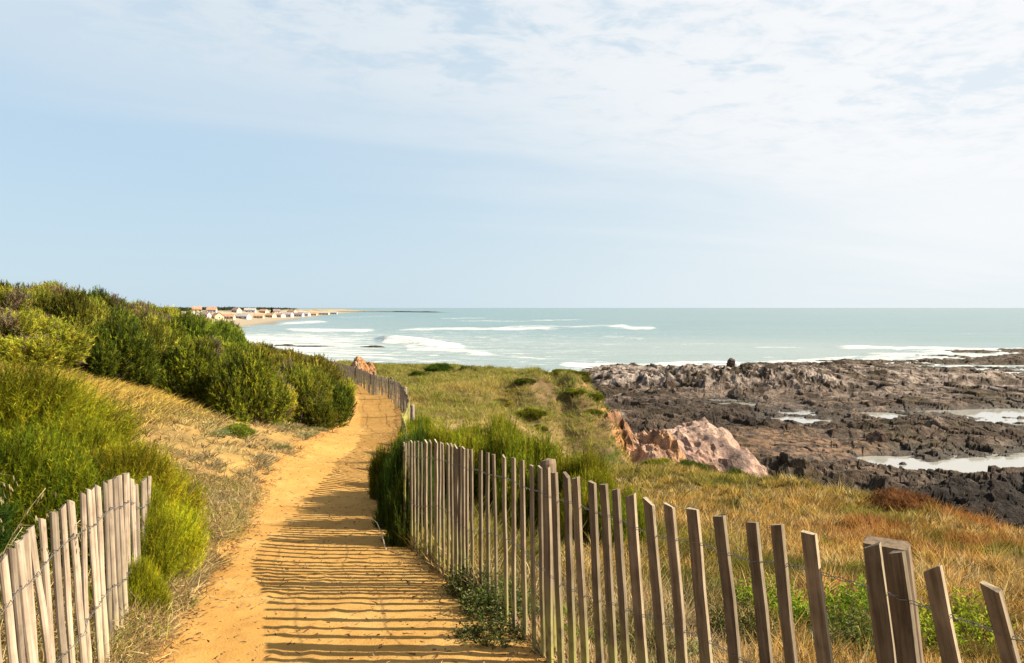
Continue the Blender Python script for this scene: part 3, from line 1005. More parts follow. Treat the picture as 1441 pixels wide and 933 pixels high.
def clumpy(n, K, sub):
    """points on a heap of small domes that together make one bush of unit size"""
    a = rng.uniform(0, 2 * np.pi, K); u = rng.uniform(.0, 1, K) ** .8
    cr = (.62 + .12 * rng.uniform(-1, 1, K)) * np.sqrt(1 - u * u * .9)
    cen = np.stack([cr * np.cos(a), cr * np.sin(a), .12 + u * .58 * rng.uniform(.75, 1.1, K)], 1)
    rad = sub * rng.uniform(.7, 1.25, K)
    k = rng.integers(0, K, n * 3)
    d = rng.normal(size=(n * 3, 3)); d[:, 2] = d[:, 2] * .8 + .35; d = norm(d)
    r = .45 + .55 * rng.uniform(0, 1, n * 3) ** .5
    p = cen[k] + d * (rad[k] * r)[:, None]
    # drop what lies deep inside a neighbour
    dd = np.linalg.norm(p[:, None, :] - cen[None], axis=2) / rad[None]
    dd[np.arange(n * 3), k] = 9
    ok = (dd.min(1) > .72) & (p[:, 2] > -.02)
    i = np.nonzero(ok)[0][:n]
    return p[i] * .93, norm(d[i] * .8 + norm(p[i]) * .4), k[i]


def shrub_mesh(name, ns, nb, cols, w, sprig=.34, needle=.075, nw=.011, lumps=.45, upness=.75, seed=1, seg=1, bare=0, barecol=(.16, .10, .07), K=0, sub=.38):
    """a shrub of feathery upright sprigs, unit size"""
    global rng
    keep = rng
    rng = np.random.default_rng(seed)
    L = Leaves()
    if K:
        p, d, kk = clumpy(ns, K, sub); ns = len(p)
    else:
        p, d, r = dome(ns, lumps)
    p[:, 2] = np.maximum(p[:, 2], .02)
    sd = norm(d * (1 - upness) + np.array([0, 0, upness]) + rng.normal(0, .22, (ns, 3)))
    sl = sprig * rng.uniform(.6, 1.3, ns)
    clump = fbm(p[:, 0] * 2.2 + seed, p[:, 1] * 2.2, p[:, 2] * 2.2, oct=2)
    sc = pick(cols, ns, w, .14)
    sc = sc * np.clip(1 + .8 * clump, .35, 1.7)[:, None]
    if K: sc = sc * rng.uniform(.72, 1.25, K)[kk][:, None]
    isb = (rng.uniform(0, 1, ns) < bare) | ((fbm(p[:, 0] * 1.7 + 9, p[:, 1] * 1.7, p[:, 2] * 1.7, oct=2) > .42) & (bare > 0))
    sc[isb] = pick([barecol, (barecol[0] * 1.5, barecol[1] * 1.4, barecol[2] * 1.3)], isb.sum(), None, .2) if isb.any() else sc[isb]
    base = p - sd * (sl * .5)[:, None]
    # needles
    bi = np.repeat(np.arange(ns), nb)
    t = rng.uniform(.05, 1.0, ns * nb)
    q = base[bi] + sd[bi] * (sl[bi] * t)[:, None]
    nd = norm(sd[bi] * 1.2 + rng.normal(0, .55, (ns * nb, 3)))
    nl = needle * (1.25 - .6 * t) * rng.uniform(.6, 1.3, ns * nb)
    cc = sc[bi] * (.85 + .35 * t)[:, None]
    L.blades(q, nd, nl, np.full(ns * nb, nw), np.zeros((ns * nb, 3)), cc, seg)
    # the sprig axes
    L.blades(base, sd, sl * 1.02, np.full(ns, nw * .9), rng.normal(0, .05, (ns, 3)), sc * np.array([.8, .6, .6]), 2)
    me = L.mesh(name)
    me.materials.append(M_LEAF)
    rng = keep
    return me


def branch_mesh(name, seed=3, n=26):
    r = np.random.default_rng(seed)
    b = MB()
    for i in range(n):
        a = r.uniform(0, 2 * np.pi); e = r.uniform(.25, 1.3)
        d = np.array([np.cos(a) * np.cos(e), np.sin(a) * np.cos(e), np.sin(e)])
        t = np.linspace(0, r.uniform(.6, .85), 5)[:, None]
        p = t * d + np.cumsum(r.normal(0, .025, (5, 3)), 0) * t
        p[:, 2] = np.maximum(p[:, 2], -.02)
        p = p + np.array([0, 0, -.04])
        b.tube(p, np.linspace(.022, .005, 5), 5)
    me = bpy.data.meshes.new(name)
    me.from_pydata(np.concatenate(b.v).tolist(), [], b.f)
    me.materials.append(M_STEM)
    return me


GREEN = [(.075, .125, .012), (.12, .18, .015), (.20, .25, .02), (.045, .075, .012)]
BR_A = branch_mesh('branch', 3); BR_B = branch_mesh('branch', 9)


def shrub(meshes, name, x, y, r, h, label, cat='shrub', group=None, rz=None, sink=.06):
    z = float(ground(np.array([x]), np.array([y]))[0]) - sink
    t = empty(name, (x, y, z), rng.uniform(0, 6.28) if rz is None else rz, label=label, cat=cat, group=group)
    f = link('foliage', meshes, None, t); f.scale = (r, r, h)
    f.rotation_euler = (0, 0, 0)
    b = link('branch', BR_A if rng.uniform() < .5 else BR_B, None, t); b.scale = (r * .9, r * .9, h * .9)
    return t


# near bright broom on the left
near_bright = shrub_mesh('broom_foliage', 6500, 26, [(.48, .45, .018), (.34, .36, .014), (.60, .50, .03), (.14, .17, .012)], [3, 3, 2, 1.5], .30, .055, .0042, .75, .45, 21, K=14, sub=.38)
near_mid = shrub_mesh('broom_foliage', 5500, 26, [(.26, .30, .012), (.37, .40, .014), (.11, .15, .010), (.48, .44, .02)], [3, 2, 2.5, 1], .27, .060, .0050, .75, .55, 22, K=12, sub=.40)
near_dark = shrub_mesh('broom_foliage', 4500, 24, [(.07, .12, .012), (.11, .16, .012), (.045, .08, .012)], [3, 2, 2], .28, .065, .0060, .5, .5, 23, K=12, sub=.40)
for (m, x, y, r, h, lab) in [
        (near_bright, -4.45, 6.8, 1.22, 1.04, 'tall yellow green broom at the left edge, in full sun behind the near fence'),
        (near_bright, -3.5, 6.2, .88, .80, 'rounded yellow green broom right of the tall one, above dry grass'),
        (near_bright, -2.80, 5.5, .70, .78, 'feathery bright broom spilling over the end of the left fence'),
        (near_mid, -3.1, 4.9, .80, .80, 'dark green broom close behind the middle of the left fence'),
        (near_dark, -3.1, 3.7, .75, .62, 'green broom behind the nearest slats of the left fence'),
        (near_mid, -5.2, 5.3, 1.2, 1.15, 'mid green broom farthest left beneath the sunny broom'),
        (near_bright, -2.33, 4.95, .46, .64, 'small wispy broom growing through the far end of the left fence'),
        (near_mid, -2.04, 4.25, .22, .36, 'low broom tuft at the foot of the left fence beside the sand')]:
    shrub(m, 'broom_shrub', x, y, r, h, lab, group='broom along the left fence')

# dune scrub on the left
D_SPEC = [
    ('olive', [(.20, .19, .020), (.12, .125, .015), (.30, .27, .04), (.05, .06, .012)], [3, 3, 1.4, 1.5], 0),
    ('green', [(.13, .16, .012), (.075, .10, .012), (.22, .24, .02), (.04, .055, .010)], [3, 3, 1.4, 1.5], 0),
    ('brown', [(.16, .145, .028), (.17, .135, .05), (.08, .08, .022), (.24, .20, .08)], [3, 2, 2, 1], .10),
    ('gold', [(.26, .25, .022), (.19, .20, .018), (.34, .29, .035), (.08, .09, .016)], [3, 3, 1.4, 1.5], .05),
]
D_MESH = {}
for i, (k, cols, w, bare) in enumerate(D_SPEC):
    for j in range(2):
        D_MESH[k, j] = shrub_mesh('scrub_foliage', 3000, 17, np.array(cols) * 1.55, w, .20, .075, .012, .85, .45, 40 + i * 3 + j, bare=bare, barecol=(.20, .16, .095), K=13, sub=.36)
LAB = {'olive': 'olive feathery shrub in the thicket that covers the left dune', 'green': 'deep green feathery shrub in the thicket that covers the left dune',
       'brown': 'brownish half bare shrub in the thicket that covers the left dune', 'gold': 'yellowish sunlit shrub in the thicket that covers the left dune'}
SIL = np.array([(-400, 392), (0, 400), (75, 402), (150, 413), (175, 424), (250, 431), (300, 449), (340, 463), (368, 482), (400, 492), (440, 500), (475, 513), (500, 535), (515, 570)])
LOW = np.array([(-22, 8.5), (-12, 10), (-8.3, 12.3), (-7.3, 14.0), (-6.2, 14.7), (-4.9, 15.0), (-4.75, 18), (-5.0, 21), (-5.5, 24), (-6.6, 29), (-9.4, 34), (-15, 42), (-26, 52)])


def in_scrub(x, y):
    # crossing test against the lower edge polyline closed far to the left
    poly = np.vstack([LOW, [(-60, 52), (-60, 11.5)]])
    c = False
    j = len(poly) - 1
    for i in range(len(poly)):
        if (poly[i][1] > y) != (poly[j][1] > y) and x < (poly[j][0] - poly[i][0]) * (y - poly[i][1]) / (poly[j][1] - poly[i][1]) + poly[i][0]:
            c = not c
        j = i
    return c


def scatter_scrub():
    r = np.random.default_rng(5)
    pts = []
    tries = 0
    while tries < 9000 and len(pts) < 215:
        tries += 1
        y = 9.5 + 36 * r.uniform() ** 1.5
        x = -4 - r.uniform() * (y * .72)
        if not in_scrub(x, y): continue
        sp = .74 + .022 * (y - 12)
        if any((x - a) ** 2 + (y - b) ** 2 < sp * sp * 1.6 for a, b in pts): continue
        pts.append((x, y))
    for x, y in pts:
        px = x / y * F + 720.5
        g = float(ground(np.array([x]), np.array([y]))[0])
        top = CZ - (np.interp(px, SIL[:, 0], SIL[:, 1]) - 433) / F * y
        h = min(top - g, 1.25 + .35 * r.uniform(), .62 + .2 * max(0, y - 12) + .3)
        h = max(h * r.uniform(.72, 1.06), .42)
        n = float(fbm(np.array([x * .5]), np.array([y * .5]), oct=2)[0])
        k = 'gold' if (n > .12 and r.uniform() < .6) else r.choice(['olive', 'green', 'brown', 'green', 'olive', 'gold', 'gold'])
        shrub(D_MESH[k, r.integers(0, 2)], 'dune_shrub', x, y, .80 + .30 * r.uniform() + .006 * y, h * 1.02, LAB[k], group=LAB[k].replace('shrub', 'shrubs').replace('covers', 'covers'))


scatter_scrub()
for (k, x, y, r, h, lab) in [
        ('green', -4.95, 20.8, 1.0, 1.4, 'big rounded dark green bush at the bend of the sand path'),
        ('green', -6.0, 19.6, .7, 1.1, 'dark green bush just left of the big rounded one by the path'),
        ('green', -5.55, 15.4, .55, .75, 'small bright green bush at the lower edge of the thicket above the dry bank'),
        ('green', -6.9, 16.9, .6, .7, 'light green bush halfway along the lower edge of the thicket')]:
    shrub(D_MESH[k, 0], 'dune_shrub', x, y, r, h, lab)

# broom behind the right fence
R_MESH = [shrub_mesh('broom_foliage', 3000, 22, [(.19, .22, .010), (.29, .30, .015), (.09, .12, .010), (.38, .34, .03)], [3, 3, 2, 1], .38, .070, .0075, .5, .80, 61 + i, K=8, sub=.42) for i in range(2)]
for (px, ty, d, r, lab) in [
        (566, 598, 9.6, .50, 'yellow green broom at the far end of the right fence'),
        (600, 600, 9.3, .55, 'broom second from the path behind the right fence'),
        (640, 584, 8.9, .60, 'tall dark broom tip rising above the closely set slats'),
        (688, 578, 8.8, .62, 'tallest broom behind the right fence'),
        (730, 588, 8.3, .60, 'broom behind the round topped fence post'),
        (770, 606, 7.9, .55, 'broom just right of the round topped fence post'),
        (812, 628, 7.5, .50, 'sloping broom before the last low one behind the fence'),
        (850, 655, 7.1, .42, 'lower broom near the seaward end of the hedge'),
        (880, 683, 6.8, .36, 'last low broom of the hedge, next to golden grass')]:
    x = tx(px) * d
    g = float(ground(np.array([x]), np.array([d]))[0])
    shrub(R_MESH[int(px) % 2], 'broom_shrub', x, d, r, (CZ - (ty - 433) / F * d - g) * 1.0, lab, group='broom hedge behind the right fence')
S_MESH = shrub_mesh('broom_foliage', 4200, 24, [(.07, .115, .012), (.10, .14, .015), (.05, .08, .012)], [3, 2, 2], .30, .075, .0095, .5, .6, 71)
for (px, ty, d, r, lab) in [
        (580, 590, 8.6, .36, 'shaded green bush where the hedge meets the sand path'),
        (578, 604, 7.7, .32, 'dark bush crowding the left end of the right fence'),
        (582, 645, 6.9, .24, 'lowest dark bush against the first slats of the right fence')]:
    x = tx(px) * d
    g = float(ground(np.array([x]), np.array([d]))[0])
    shrub(S_MESH, 'dark_shrub', x, d, r, CZ - (ty - 433) / F * d - g, lab, group='dark bushes at the left end of the right fence')

# bushes on the headland
for i, (y, r_, h_) in enumerate([(10.6, .42, .80), (12.0, .40, .72), (13.6, .42, .78), (15.2, .42, .72), (16.8, .40, .70)]):
    x = float(np.interp(y, [6.7, 9.4, 13.5, 19], [-.90, -1.25, -1.86, -2.44])) + .22
    shrub(R_MESH[i % 2], 'broom_shrub', x, y, r_, h_ + .08, ['nearest', 'second', 'third', 'fourth', 'farthest'][i] + ' of the small brooms lining the right side of the path beyond the fence corner', group='small brooms lining the path')
H_MESH = shrub_mesh('scrub_foliage', 2200, 14, [(.20, .22, .02), (.28, .28, .025), (.11, .13, .012)], [3, 2, 2], .22, .08, .018, .5, .5, 81, K=9)
for (px, d, r, h, lab) in [
        (619, 44, .85, .55, 'dark rounded bush on the skyline of the headland'), (657, 43, .5, .38, 'small bush right of the dark one on the headland skyline'), (590, 40, .6, .45, 'yellow green bush left of the dark one on the headland'),
        (712, 42, .6, .3, 'low bush on the right part of the headland skyline'), (832, 28.5, .55, .28, 'bright green bush on the shoulder of the headland'), (812, 31, .6, .25, 'green mat of bush just left of the bright shoulder bush'),
        (790, 34, .6, .20, 'green bush mat near the top of the headland slope'), (752, 25.5, .6, .3, 'low bush in the middle of the headland slope'), (868, 21.5, .5, .3, 'little green bush clinging above the orange cliff'),
        (1035, 15.9, .40, .32, 'small dark bush on the grass edge in front of the pink outcrop'), (970, 16.8, .4, .26, 'low bush on the grass edge left of the small dark bush'), (930, 17.4, .45, .28, 'low brown green bush below the gully')]:
    m = H_MESH if 'dark' not in lab else S_MESH
    shrub(m, 'low_bush', tx(px) * d, d, r, h, lab, group='low bushes on the headland and cliff edge')
_r = np.random.default_rng(77)
_c = 0
while _c < 50:
    y_ = _r.uniform(19.5, 42); x_ = _r.uniform(-1.5, 3.2)
    e_, w_ = edge_dist(np.array([x_]), np.array([y_]))
    if e_[0] > .1 * w_[0] or (x_ < .2 and y_ > 22 and _r.uniform() < .8): continue
    k_ = ['olive', 'gold', 'green', 'olive'][_r.integers(0, 4)]
    shrub(D_MESH[k_, _r.integers(0, 2)], 'scrub_tuft', x_, y_, _r.uniform(.25, .6), _r.uniform(.09, .22), 'low mat of scrub on the uneven headland slope above the orange cliff', group='mats of scrub on the headland slope')
    _c += 1
RUST = shrub_mesh('rust_foliage', 2200, 14, [(.34, .13, .05), (.42, .19, .07), (.24, .09, .04)], [3, 2, 2], .24, .08, .012, .4, .5, 83)
shrub(RUST, 'low_bush', tx(1275) * 11.9, 11.9, .62, .38, 'rust red low bush on the grass edge above dark rocks', cat='shrub')
shrub(D_MESH['green', 1], 'low_bush', -4.35, 12.3, .42, .2, 'dark flat bush on the pale sand bank left of the path')

# ------------------------------------------------------------------ grasses
FENCE = np.array([(6.6, 579, 621), (6.0, 600, 622), (5.35, 640, 628), (4.75, 690, 637), (4.3, 720, 645), (3.8, 765, 660), (3.4, 832, 677), (3.12, 888, 696), (2.93, 942, 711),
                  (2.72, 1013, 726), (2.5, 1094, 739), (2.38, 1142, 749), (2.25, 1227, 768), (2.2, 1261, 777), (2.1, 1313, 800), (1.98, 1390, 825), (1.6, 1640, 880)])


def fence_x(Y):
    o = np.argsort(FENCE[:, 0])
    return np.interp(Y, FENCE[o, 0], (tx(FENCE[:, 1]) * FENCE[:, 0])[o])


def tufts(x, y, k, hgt, spread, W, col, L, seg=2, bendy=.35, rad=.03, lean=(0, 0), tipc=1.1):
    n = len(x)
    z = ground(x, y)
    i = np.repeat(np.arange(n), k)
    m = n * k
    a = rng.uniform(0, 2 * np.pi, m); q = rng.uniform(0, 1, m)
    out = np.stack([np.cos(a), np.sin(a), np.zeros(m)], 1)
    base = np.stack([x[i], y[i], z[i] - .01], 1) + out * (q * rad)[:, None]
    d = np.array([lean[0], lean[1], 1.0]) + out * (q * spread)[:, None] + rng.normal(0, .08, (m, 3))
    h = hgt[i] * rng.uniform(.55, 1.15, m)
    bend = out * (bendy * rng.uniform(0, 1, m))[:, None] + np.array([lean[0] * .5, lean[1] * .5, -.06])
    c = col[i] * (1 + rng.normal(0, .12, (m, 1)))
    L.blades(base, d, h, (W[i] if isinstance(W, np.ndarray) else np.full(m, W)) * rng.uniform(.7, 1.3, m), bend, np.clip(c, .004, 1), seg, tipc)


def mixw(c, d, t): return c * (1 - t[:, None]) + np.array(d) * t[:, None]


def right_grass():
    L = Leaves()
    n = 58000
    y = 1.9 * (20 / 1.9) ** rng.uniform(0, 1, n) ** .9
    x = rng.uniform(-.15, 1.05, n) * y
    ed, ew = edge_dist(x, y)
    fx = fence_x(y)
    ok = (x > fx + .06) & (ed < .18 * ew) & (x > -2)
    ok &= ~((y > 6.8) & (x < pxr(y) + .35))
    ok &= ~((y > 17) & (x < 1.5))
    x, y = x[ok], y[ok]
    n1 = fbm(x * .55 + 4, y * .55, oct=3); n2 = fbm(x * 1.6, y * 1.6, oct=3); n3 = fbm(x * .3 + 20, y * .3, oct=2)
    px = x / y * F + 720.5
    col = pick([(.66, .40, .10), (.74, .52, .21), (.56, .29, .06), (.78, .60, .32)], len(x), [3, 2, 2, 1], .12)
    col = mixw(col, (.56, .24, .06), sstep(.0, .5, n2 + .3 * n3) * .65 * sstep(900, 1200, px))
    col = mixw(col, (.22, .22, .025), sstep(.05, .45, n1 + .35 * n2 + .25 * sstep(9, 13, y)) * .8 * sstep(3.5, 6.5, y))
    col = mixw(col, (.40, .34, .06), sstep(10, 14, y) * .45)
    near = sstep(6.0, 4.5, y)
    col = mixw(col, (.60, .46, .28), near * .6 * sstep(1150, 950, px))
    col = mixw(col, (.13, .10, .04), (rng.uniform(0, 1, len(x)) < .30) * .8)
    col = mixw(col, (.09, .10, .015), sstep(.2, .45, n2) * .65)
    col = mixw(col, (.42, .17, .045), sstep(.1, .5, fbm(x * .9 + 40, y * .9, oct=3)) * sstep(1050, 1250, px) * .8)
    h = (.10 + .16 * rng.uniform(0, 1, len(x)) + .08 * n1) * (1 - .35 * near)
    h = np.clip(.66 * h * (1 + .8 * fbm(x * 2.6, y * 2.6, oct=2)) * (1 + .5 * sstep(.8, 1, rng.uniform(0, 1, len(x)))), .05, .45)
    W = .0035 + .0007 * y
    tufts(x, y, 13, h, .55, W, col, L, 2, .5, .06, (.05, 0))
    # feathery seed heads
    s = rng.uniform(0, 1, len(x)) < .30
    xs, ys = x[s], y[s]
    tufts(xs, ys, 3, h[s] * 1.45, .35, .0022 + .0005 * ys, col[s] * np.array([1.1, 1.15, 1.2]), L, 2, .45, .03, (.12, 0), 1.25)
    o = link('dry_grass', L.mesh('dry_grass'), M_GRASS)
    tag(o, kind='stuff')


def headland_grass():
    L = Leaves()
    n = 42000
    y = 13 * (55 / 13) ** rng.uniform(0, 1, n) ** 1.05
    x = -12 + rng.uniform(0, 1, n) * 17
    ed, ew = edge_dist(x, y)
    ok = (x > pxr(y) + .45) & (ed < .22 * ew) & ((y > 17) | (x < 1.8)) & (x / y > -.22)
    bare = np.exp(-(((x + .9) / 2.0) ** 2 + ((y - 20.3) / 1.1) ** 2)) + .8 * np.exp(-(((x - 1.0) / 1.1) ** 2 + ((y - 23) / 1.2) ** 2))
    ok &= rng.uniform(0, 1, n) > bare * 1.1
    brn = sstep(.24, .5, fbm(x * .9 + 31, y * .6, oct=3) - .05) * sstep(19.5, 21, y) * sstep(40, 34, y) * sstep(-1.6, -.4, x)
    ok &= rng.uniform(0, 1, n) > brn * .75
    x, y = x[ok], y[ok]
    n1 = fbm(x * .5 + 4, y * .35, oct=3); n2 = fbm(x * 1.6, y * 1.2, oct=3)
    col = pick([(.34, .31, .06), (.26, .27, .04), (.46, .37, .12)], len(x), [3, 3, 2], .12)
    col = mixw(col, (.56, .42, .12), sstep(.0, .4, n1) * sstep(33, 26, y) * sstep(1.0, -.5, x) * .9)
    col = mixw(col, (.16, .13, .05), sstep(.1, .4, n2) * sstep(27, 36, y) * .8)
    col = mixw(col, (.19, .14, .08), sstep(.0, .35, n2) * sstep(0, 1.2, x) * sstep(31, 26, y) * .8)
    col = mixw(col, (.17, .23, .03), sstep(-.1, .4, n1 - n2) * sstep(1.2, 2.6, x) * .8)
    h = (.07 + .13 * rng.uniform(0, 1, len(x)) + .05 * n1) * (1 + .9 * sstep(.1, .5, fbm(x * 1.3 + 3, y * .9, oct=2)))
    tufts(x, y, 9, h, .8, .006 + .0005 * y, col, L, 1, .5, .12, (.05, 0))
    tag(link('headland_grass', L.mesh('headland_grass'), M_GRASS), kind='stuff')


def left_grass():
    L = Leaves()
    n = 60000
    y = 2.6 * (18.5 / 2.6) ** rng.uniform(0, 1, n) ** .95
    e = pxl(y)
    u = rng.uniform(0, 1, n) ** 1.25 * (y * .45 + .6)      # distance from the path edge
    x = e - .04 - u
    n1 = fbm(x * .8 + 4, y * .8, oct=3); n2 = fbm(x * 2.3, y * 2.3, oct=3)
    dens = .10 + .95 * sstep(-.15, .35, n2 + .5 * n1) * (.35 + .65 * sstep(12.5, 8.0, y))
    dens *= np.where((y > 8) & (y < 15), .60 + .40 * sstep(1.0, 2.2, u), 1.0)
    dens = np.maximum(dens, .85 * sstep(.5, .1, u) * sstep(-.35, .1, n2) * (y > 6))
    dens = np.maximum(dens, sstep(1.5, 2.8, u) * .95)
    dens *= sstep(0, .12, u + .05 * n2)
    ok = rng.uniform(0, 1, n) < dens
    x, y, u, n1, n2 = x[ok], y[ok], u[ok], n1[ok], n2[ok]
    col = pick([(.60, .45, .21), (.48, .36, .18), (.70, .50, .19), (.34, .29, .15)], len(x), [3, 2, 2, 2], .14)
    col = mixw(col, (.80, .54, .10), sstep(.9, 2.2, u) * .85)
    col = mixw(col, (.30, .32, .04), sstep(.1, .4, n2) * sstep(.9, 2.5, u) * .5)
    col = mixw(col, (.20, .23, .06), sstep(.15, .5, n1) * .7)
    h = (.04 + .09 * rng.uniform(0, 1, len(x))) * (1 + .6 * sstep(.2, 2.5, u))
    col = mixw(col, (.12, .085, .05), (rng.uniform(0, 1, len(x)) < .25) * .8)
    tufts(x, y, 12, h, 1.6, .0032 + .0006 * y, col, L, 2, .8, .05)
    # tangled dry mats hugging the path edge
    n = 5200
    y = 3.0 * (9.5 / 3.0) ** rng.uniform(0, 1, n)
    u = rng.uniform(0, 1, n) ** 1.3 * (.5 + .10 * y)
    x = pxl(y) - u + .02
    keep = (fbm(x * 1.6 + 2, y * 1.6, oct=3) > -.25) & (rng.uniform(0, 1, n) < sstep(-.02, .15, u) * .9 + .1)
    x, y, u = x[keep], y[keep], u[keep]
    col = pick([(.62, .45, .20), (.48, .32, .13), (.19, .12, .055), (.32, .31, .05), (.74, .54, .26)], len(x), [3, 3, 2, 2, 1.5], .15)
    h = .07 + .13 * rng.uniform(0, 1, len(x))
    z = ground(x, y)
    k = 14
    i = np.repeat(np.arange(len(x)), k); m = len(i)
    base = np.stack([x[i], y[i], z[i] + h[i] * .6 * rng.uniform(0, 1, m)], 1) + rng.normal(0, .05, (m, 3)) * np.array([1, 1, .2])
    L.blades(base, rng.normal(0, 1, (m, 3)) + np.array([0, 0, .45]), rng.uniform(.03, .10, m), rng.uniform(.0025, .006, m), rng.normal(0, .5, (m, 3)), np.clip(col[i] * (1 + rng.normal(0, .15, (m, 1))), .01, 1), 2)
    tag(link('dune_grass', L.mesh('dune_grass'), M_GRASS), kind='stuff')


def edge_litter():
    """dead leaves, twigs and crumbs strewn on the verges"""
    L = Leaves()
    n = 8200
    y = 2.6 * (20 / 2.6) ** rng.uniform(0, 1, n)
    side = rng.uniform(0, 1, n) < .6
    off = np.abs(rng.normal(0, .16, n))
    x = np.where(side, pxr(y) + .22 - off * 1.1, pxl(y) + off * .55 - .05)
    m = rng.uniform(0, 1, n) < .22
    x[m] = (pxl(y) + (pxr(y) - pxl(y)) * rng.uniform(0, 1, n))[m]
    z = ground(x, y, False) - .004
    a = rng.uniform(0, 6.28, n)
    d = np.stack([np.cos(a), np.sin(a), rng.uniform(-.02, .35, n)], 1)
    L.blades(np.stack([x, y, z], 1), d, rng.uniform(.006, .04, n) + .0012 * y, rng.uniform(.003, .009, n), rng.normal(0, .2, (n, 3)) * np.array([1, 1, .2]), pick([(.16, .08, .04), (.30, .18, .09), (.45, .32, .18)], n), 2)
    tag(link('fallen_litter', L.mesh('fallen_litter'), M_GRASS), kind='stuff')


right_grass(); headland_grass(); left_grass(); edge_litter()


# ------------------------------------------------------------------ leafy weeds
def leafy_mesh(name, n, cols, size, seed, spread=1.0, hgt=.5):
    global rng
    keep = rng; rng = np.random.default_rng(seed)
    L = Leaves()
    ns = max(12, n // 9)
    a = rng.uniform(0, 6.28, ns); r = np.sqrt(rng.uniform(0, 1, ns)) * spread
    root = np.stack([r * np.cos(a), r * np.sin(a), np.zeros(ns)], 1) * .7
    sd = norm(np.stack([np.cos(a) * r, np.sin(a) * r, np.full(ns, .9)], 1) + rng.normal(0, .25, (ns, 3)))
    sl = hgt * rng.uniform(.5, 1.2, ns) * (1.1 - .5 * r / spread)
    L.blades(root, sd, sl, np.full(ns, size * .12), rng.normal(0, .15, (ns, 3)), pick([(.12, .13, .04)], ns), 2)
    i = np.repeat(np.arange(ns), 9); m = len(i)
    t = rng.uniform(.15, 1, m)
    p = root[i] + sd[i] * (sl[i] * t)[:, None]
    b = rng.uniform(0, 6.28, m)
    d = np.stack([np.cos(b), np.sin(b), rng.uniform(-.2, .8, m)], 1)
    L.leaf(p, d, np.array([0, 0, 1.0]) + rng.normal(0, .35, (m, 3)), size * rng.uniform(.6, 1.3, m), size * .55 * rng.uniform(.7, 1.2, m), pick(cols, m, None, .2))
    me = L.mesh(name); me.materials.append(M_LEAF); rng = keep
    return me


W_BRIGHT = leafy_mesh('leafy_weed', 1300, [(.26, .34, .02), (.18, .26, .015), (.36, .42, .04)], .10, 5, 1, .55)
W_DARK = leafy_mesh('leafy_weed', 2200, [(.10, .115, .02), (.15, .165, .03), (.28, .28, .11)], .10, 6, 1, .75)
W_PALE = leafy_mesh('leafy_weed', 900, [(.28, .34, .14), (.20, .27, .08)], .12, 7, 1, .6)


def weed(me, x, y, r, h, label, group=None):
    z = float(ground(np.array([x]), np.array([y]))[0]) - .01
    o = link('leafy_weed', me, None, None, (x, y, z)); o.scale = (r, r, h); o.rotation_euler = (0, 0, rng.uniform(0, 6.28))
    tag(o, label, 'plant', group)


for (px, py, r, h, me, lab) in [
        (672, 838, .22, .30, W_DARK, 'dark grey green weed against the closely set slats, upper of three'),
        (700, 868, .24, .34, W_DARK, 'bushy dark weed at the fence foot left of the round topped post'),
        (690, 905, .20, .20, W_DARK, 'lowest dark weed sprawling onto the sand beside the fence'),
        (1085, 865, .26, .50, W_BRIGHT, 'bright leafy weed seen between two slats behind the middle of the right fence'),
        (1185, 905, .30, .60, W_BRIGHT, 'bright leafy weed left of the double slats at the thick post'),
        (1235, 870, .30, .52, W_BRIGHT, 'bright leafy weed directly behind the thick post'),
        (1345, 900, .32, .56, W_BRIGHT, 'bright leafy weed between the last two slats on the right'),
        (1195, 930, .28, .42, W_DARK, 'dark leafy weed in the shade low behind the thick post'),
        (1150, 770, .22, .20, W_BRIGHT, 'small green weed in golden grass just beyond the fence tops'),
        (188, 905, .16, .20, W_BRIGHT, 'low bright weed at the left verge near the bottom of the picture'),
        (205, 880, .12, .14, W_DARK, 'tiny dark weed on the left verge'),
        (1130, 890, .22, .40, W_BRIGHT, 'bright leafy weed behind the fence, half hidden by the slat left of the thick post'),
        (1020, 850, .18, .30, W_BRIGHT, 'small bright weed low behind the slats in the middle of the right fence'),
        (1300, 855, .24, .34, W_BRIGHT, 'bright leafy weed just right of the thick post, upper of two'),
        (1295, 915, .26, .44, W_BRIGHT, 'bright leafy weed just right of the thick post, lower of two'),
        (1215, 815, .22, .26, W_BRIGHT, 'bright low weed left of the thick post top'),
        (1400, 790, .30, .20, W_BRIGHT, 'green weed patch in orange grass at the right edge'),
        (1045, 905, .20, .34, W_DARK, 'dark weed tangled with dry stalks behind the middle slats'),
        (445, 603, .30, .26, W_PALE, 'pale leafy plant on the bank below the rounded bush'),
        (425, 615, .26, .18, W_PALE, 'low grey green plant on the sandy bank left of the path'),
        (385, 632, .30, .12, W_DARK, 'flat dark weed on the sandy bank'),
        (300, 612, .3, .14, W_PALE, 'flat pale weed in the middle of the dry bank')]:
    # find the ground point under that place
    ds = np.linspace(2.2, 22, 500)
    gz = ground(tx(px) * ds, ds)
    zl = CZ - (py - 433) / F * ds
    i = int(np.argmax(gz >= zl))
    d = ds[i]
    weed(me, tx(px) * d, d, r, h, lab)


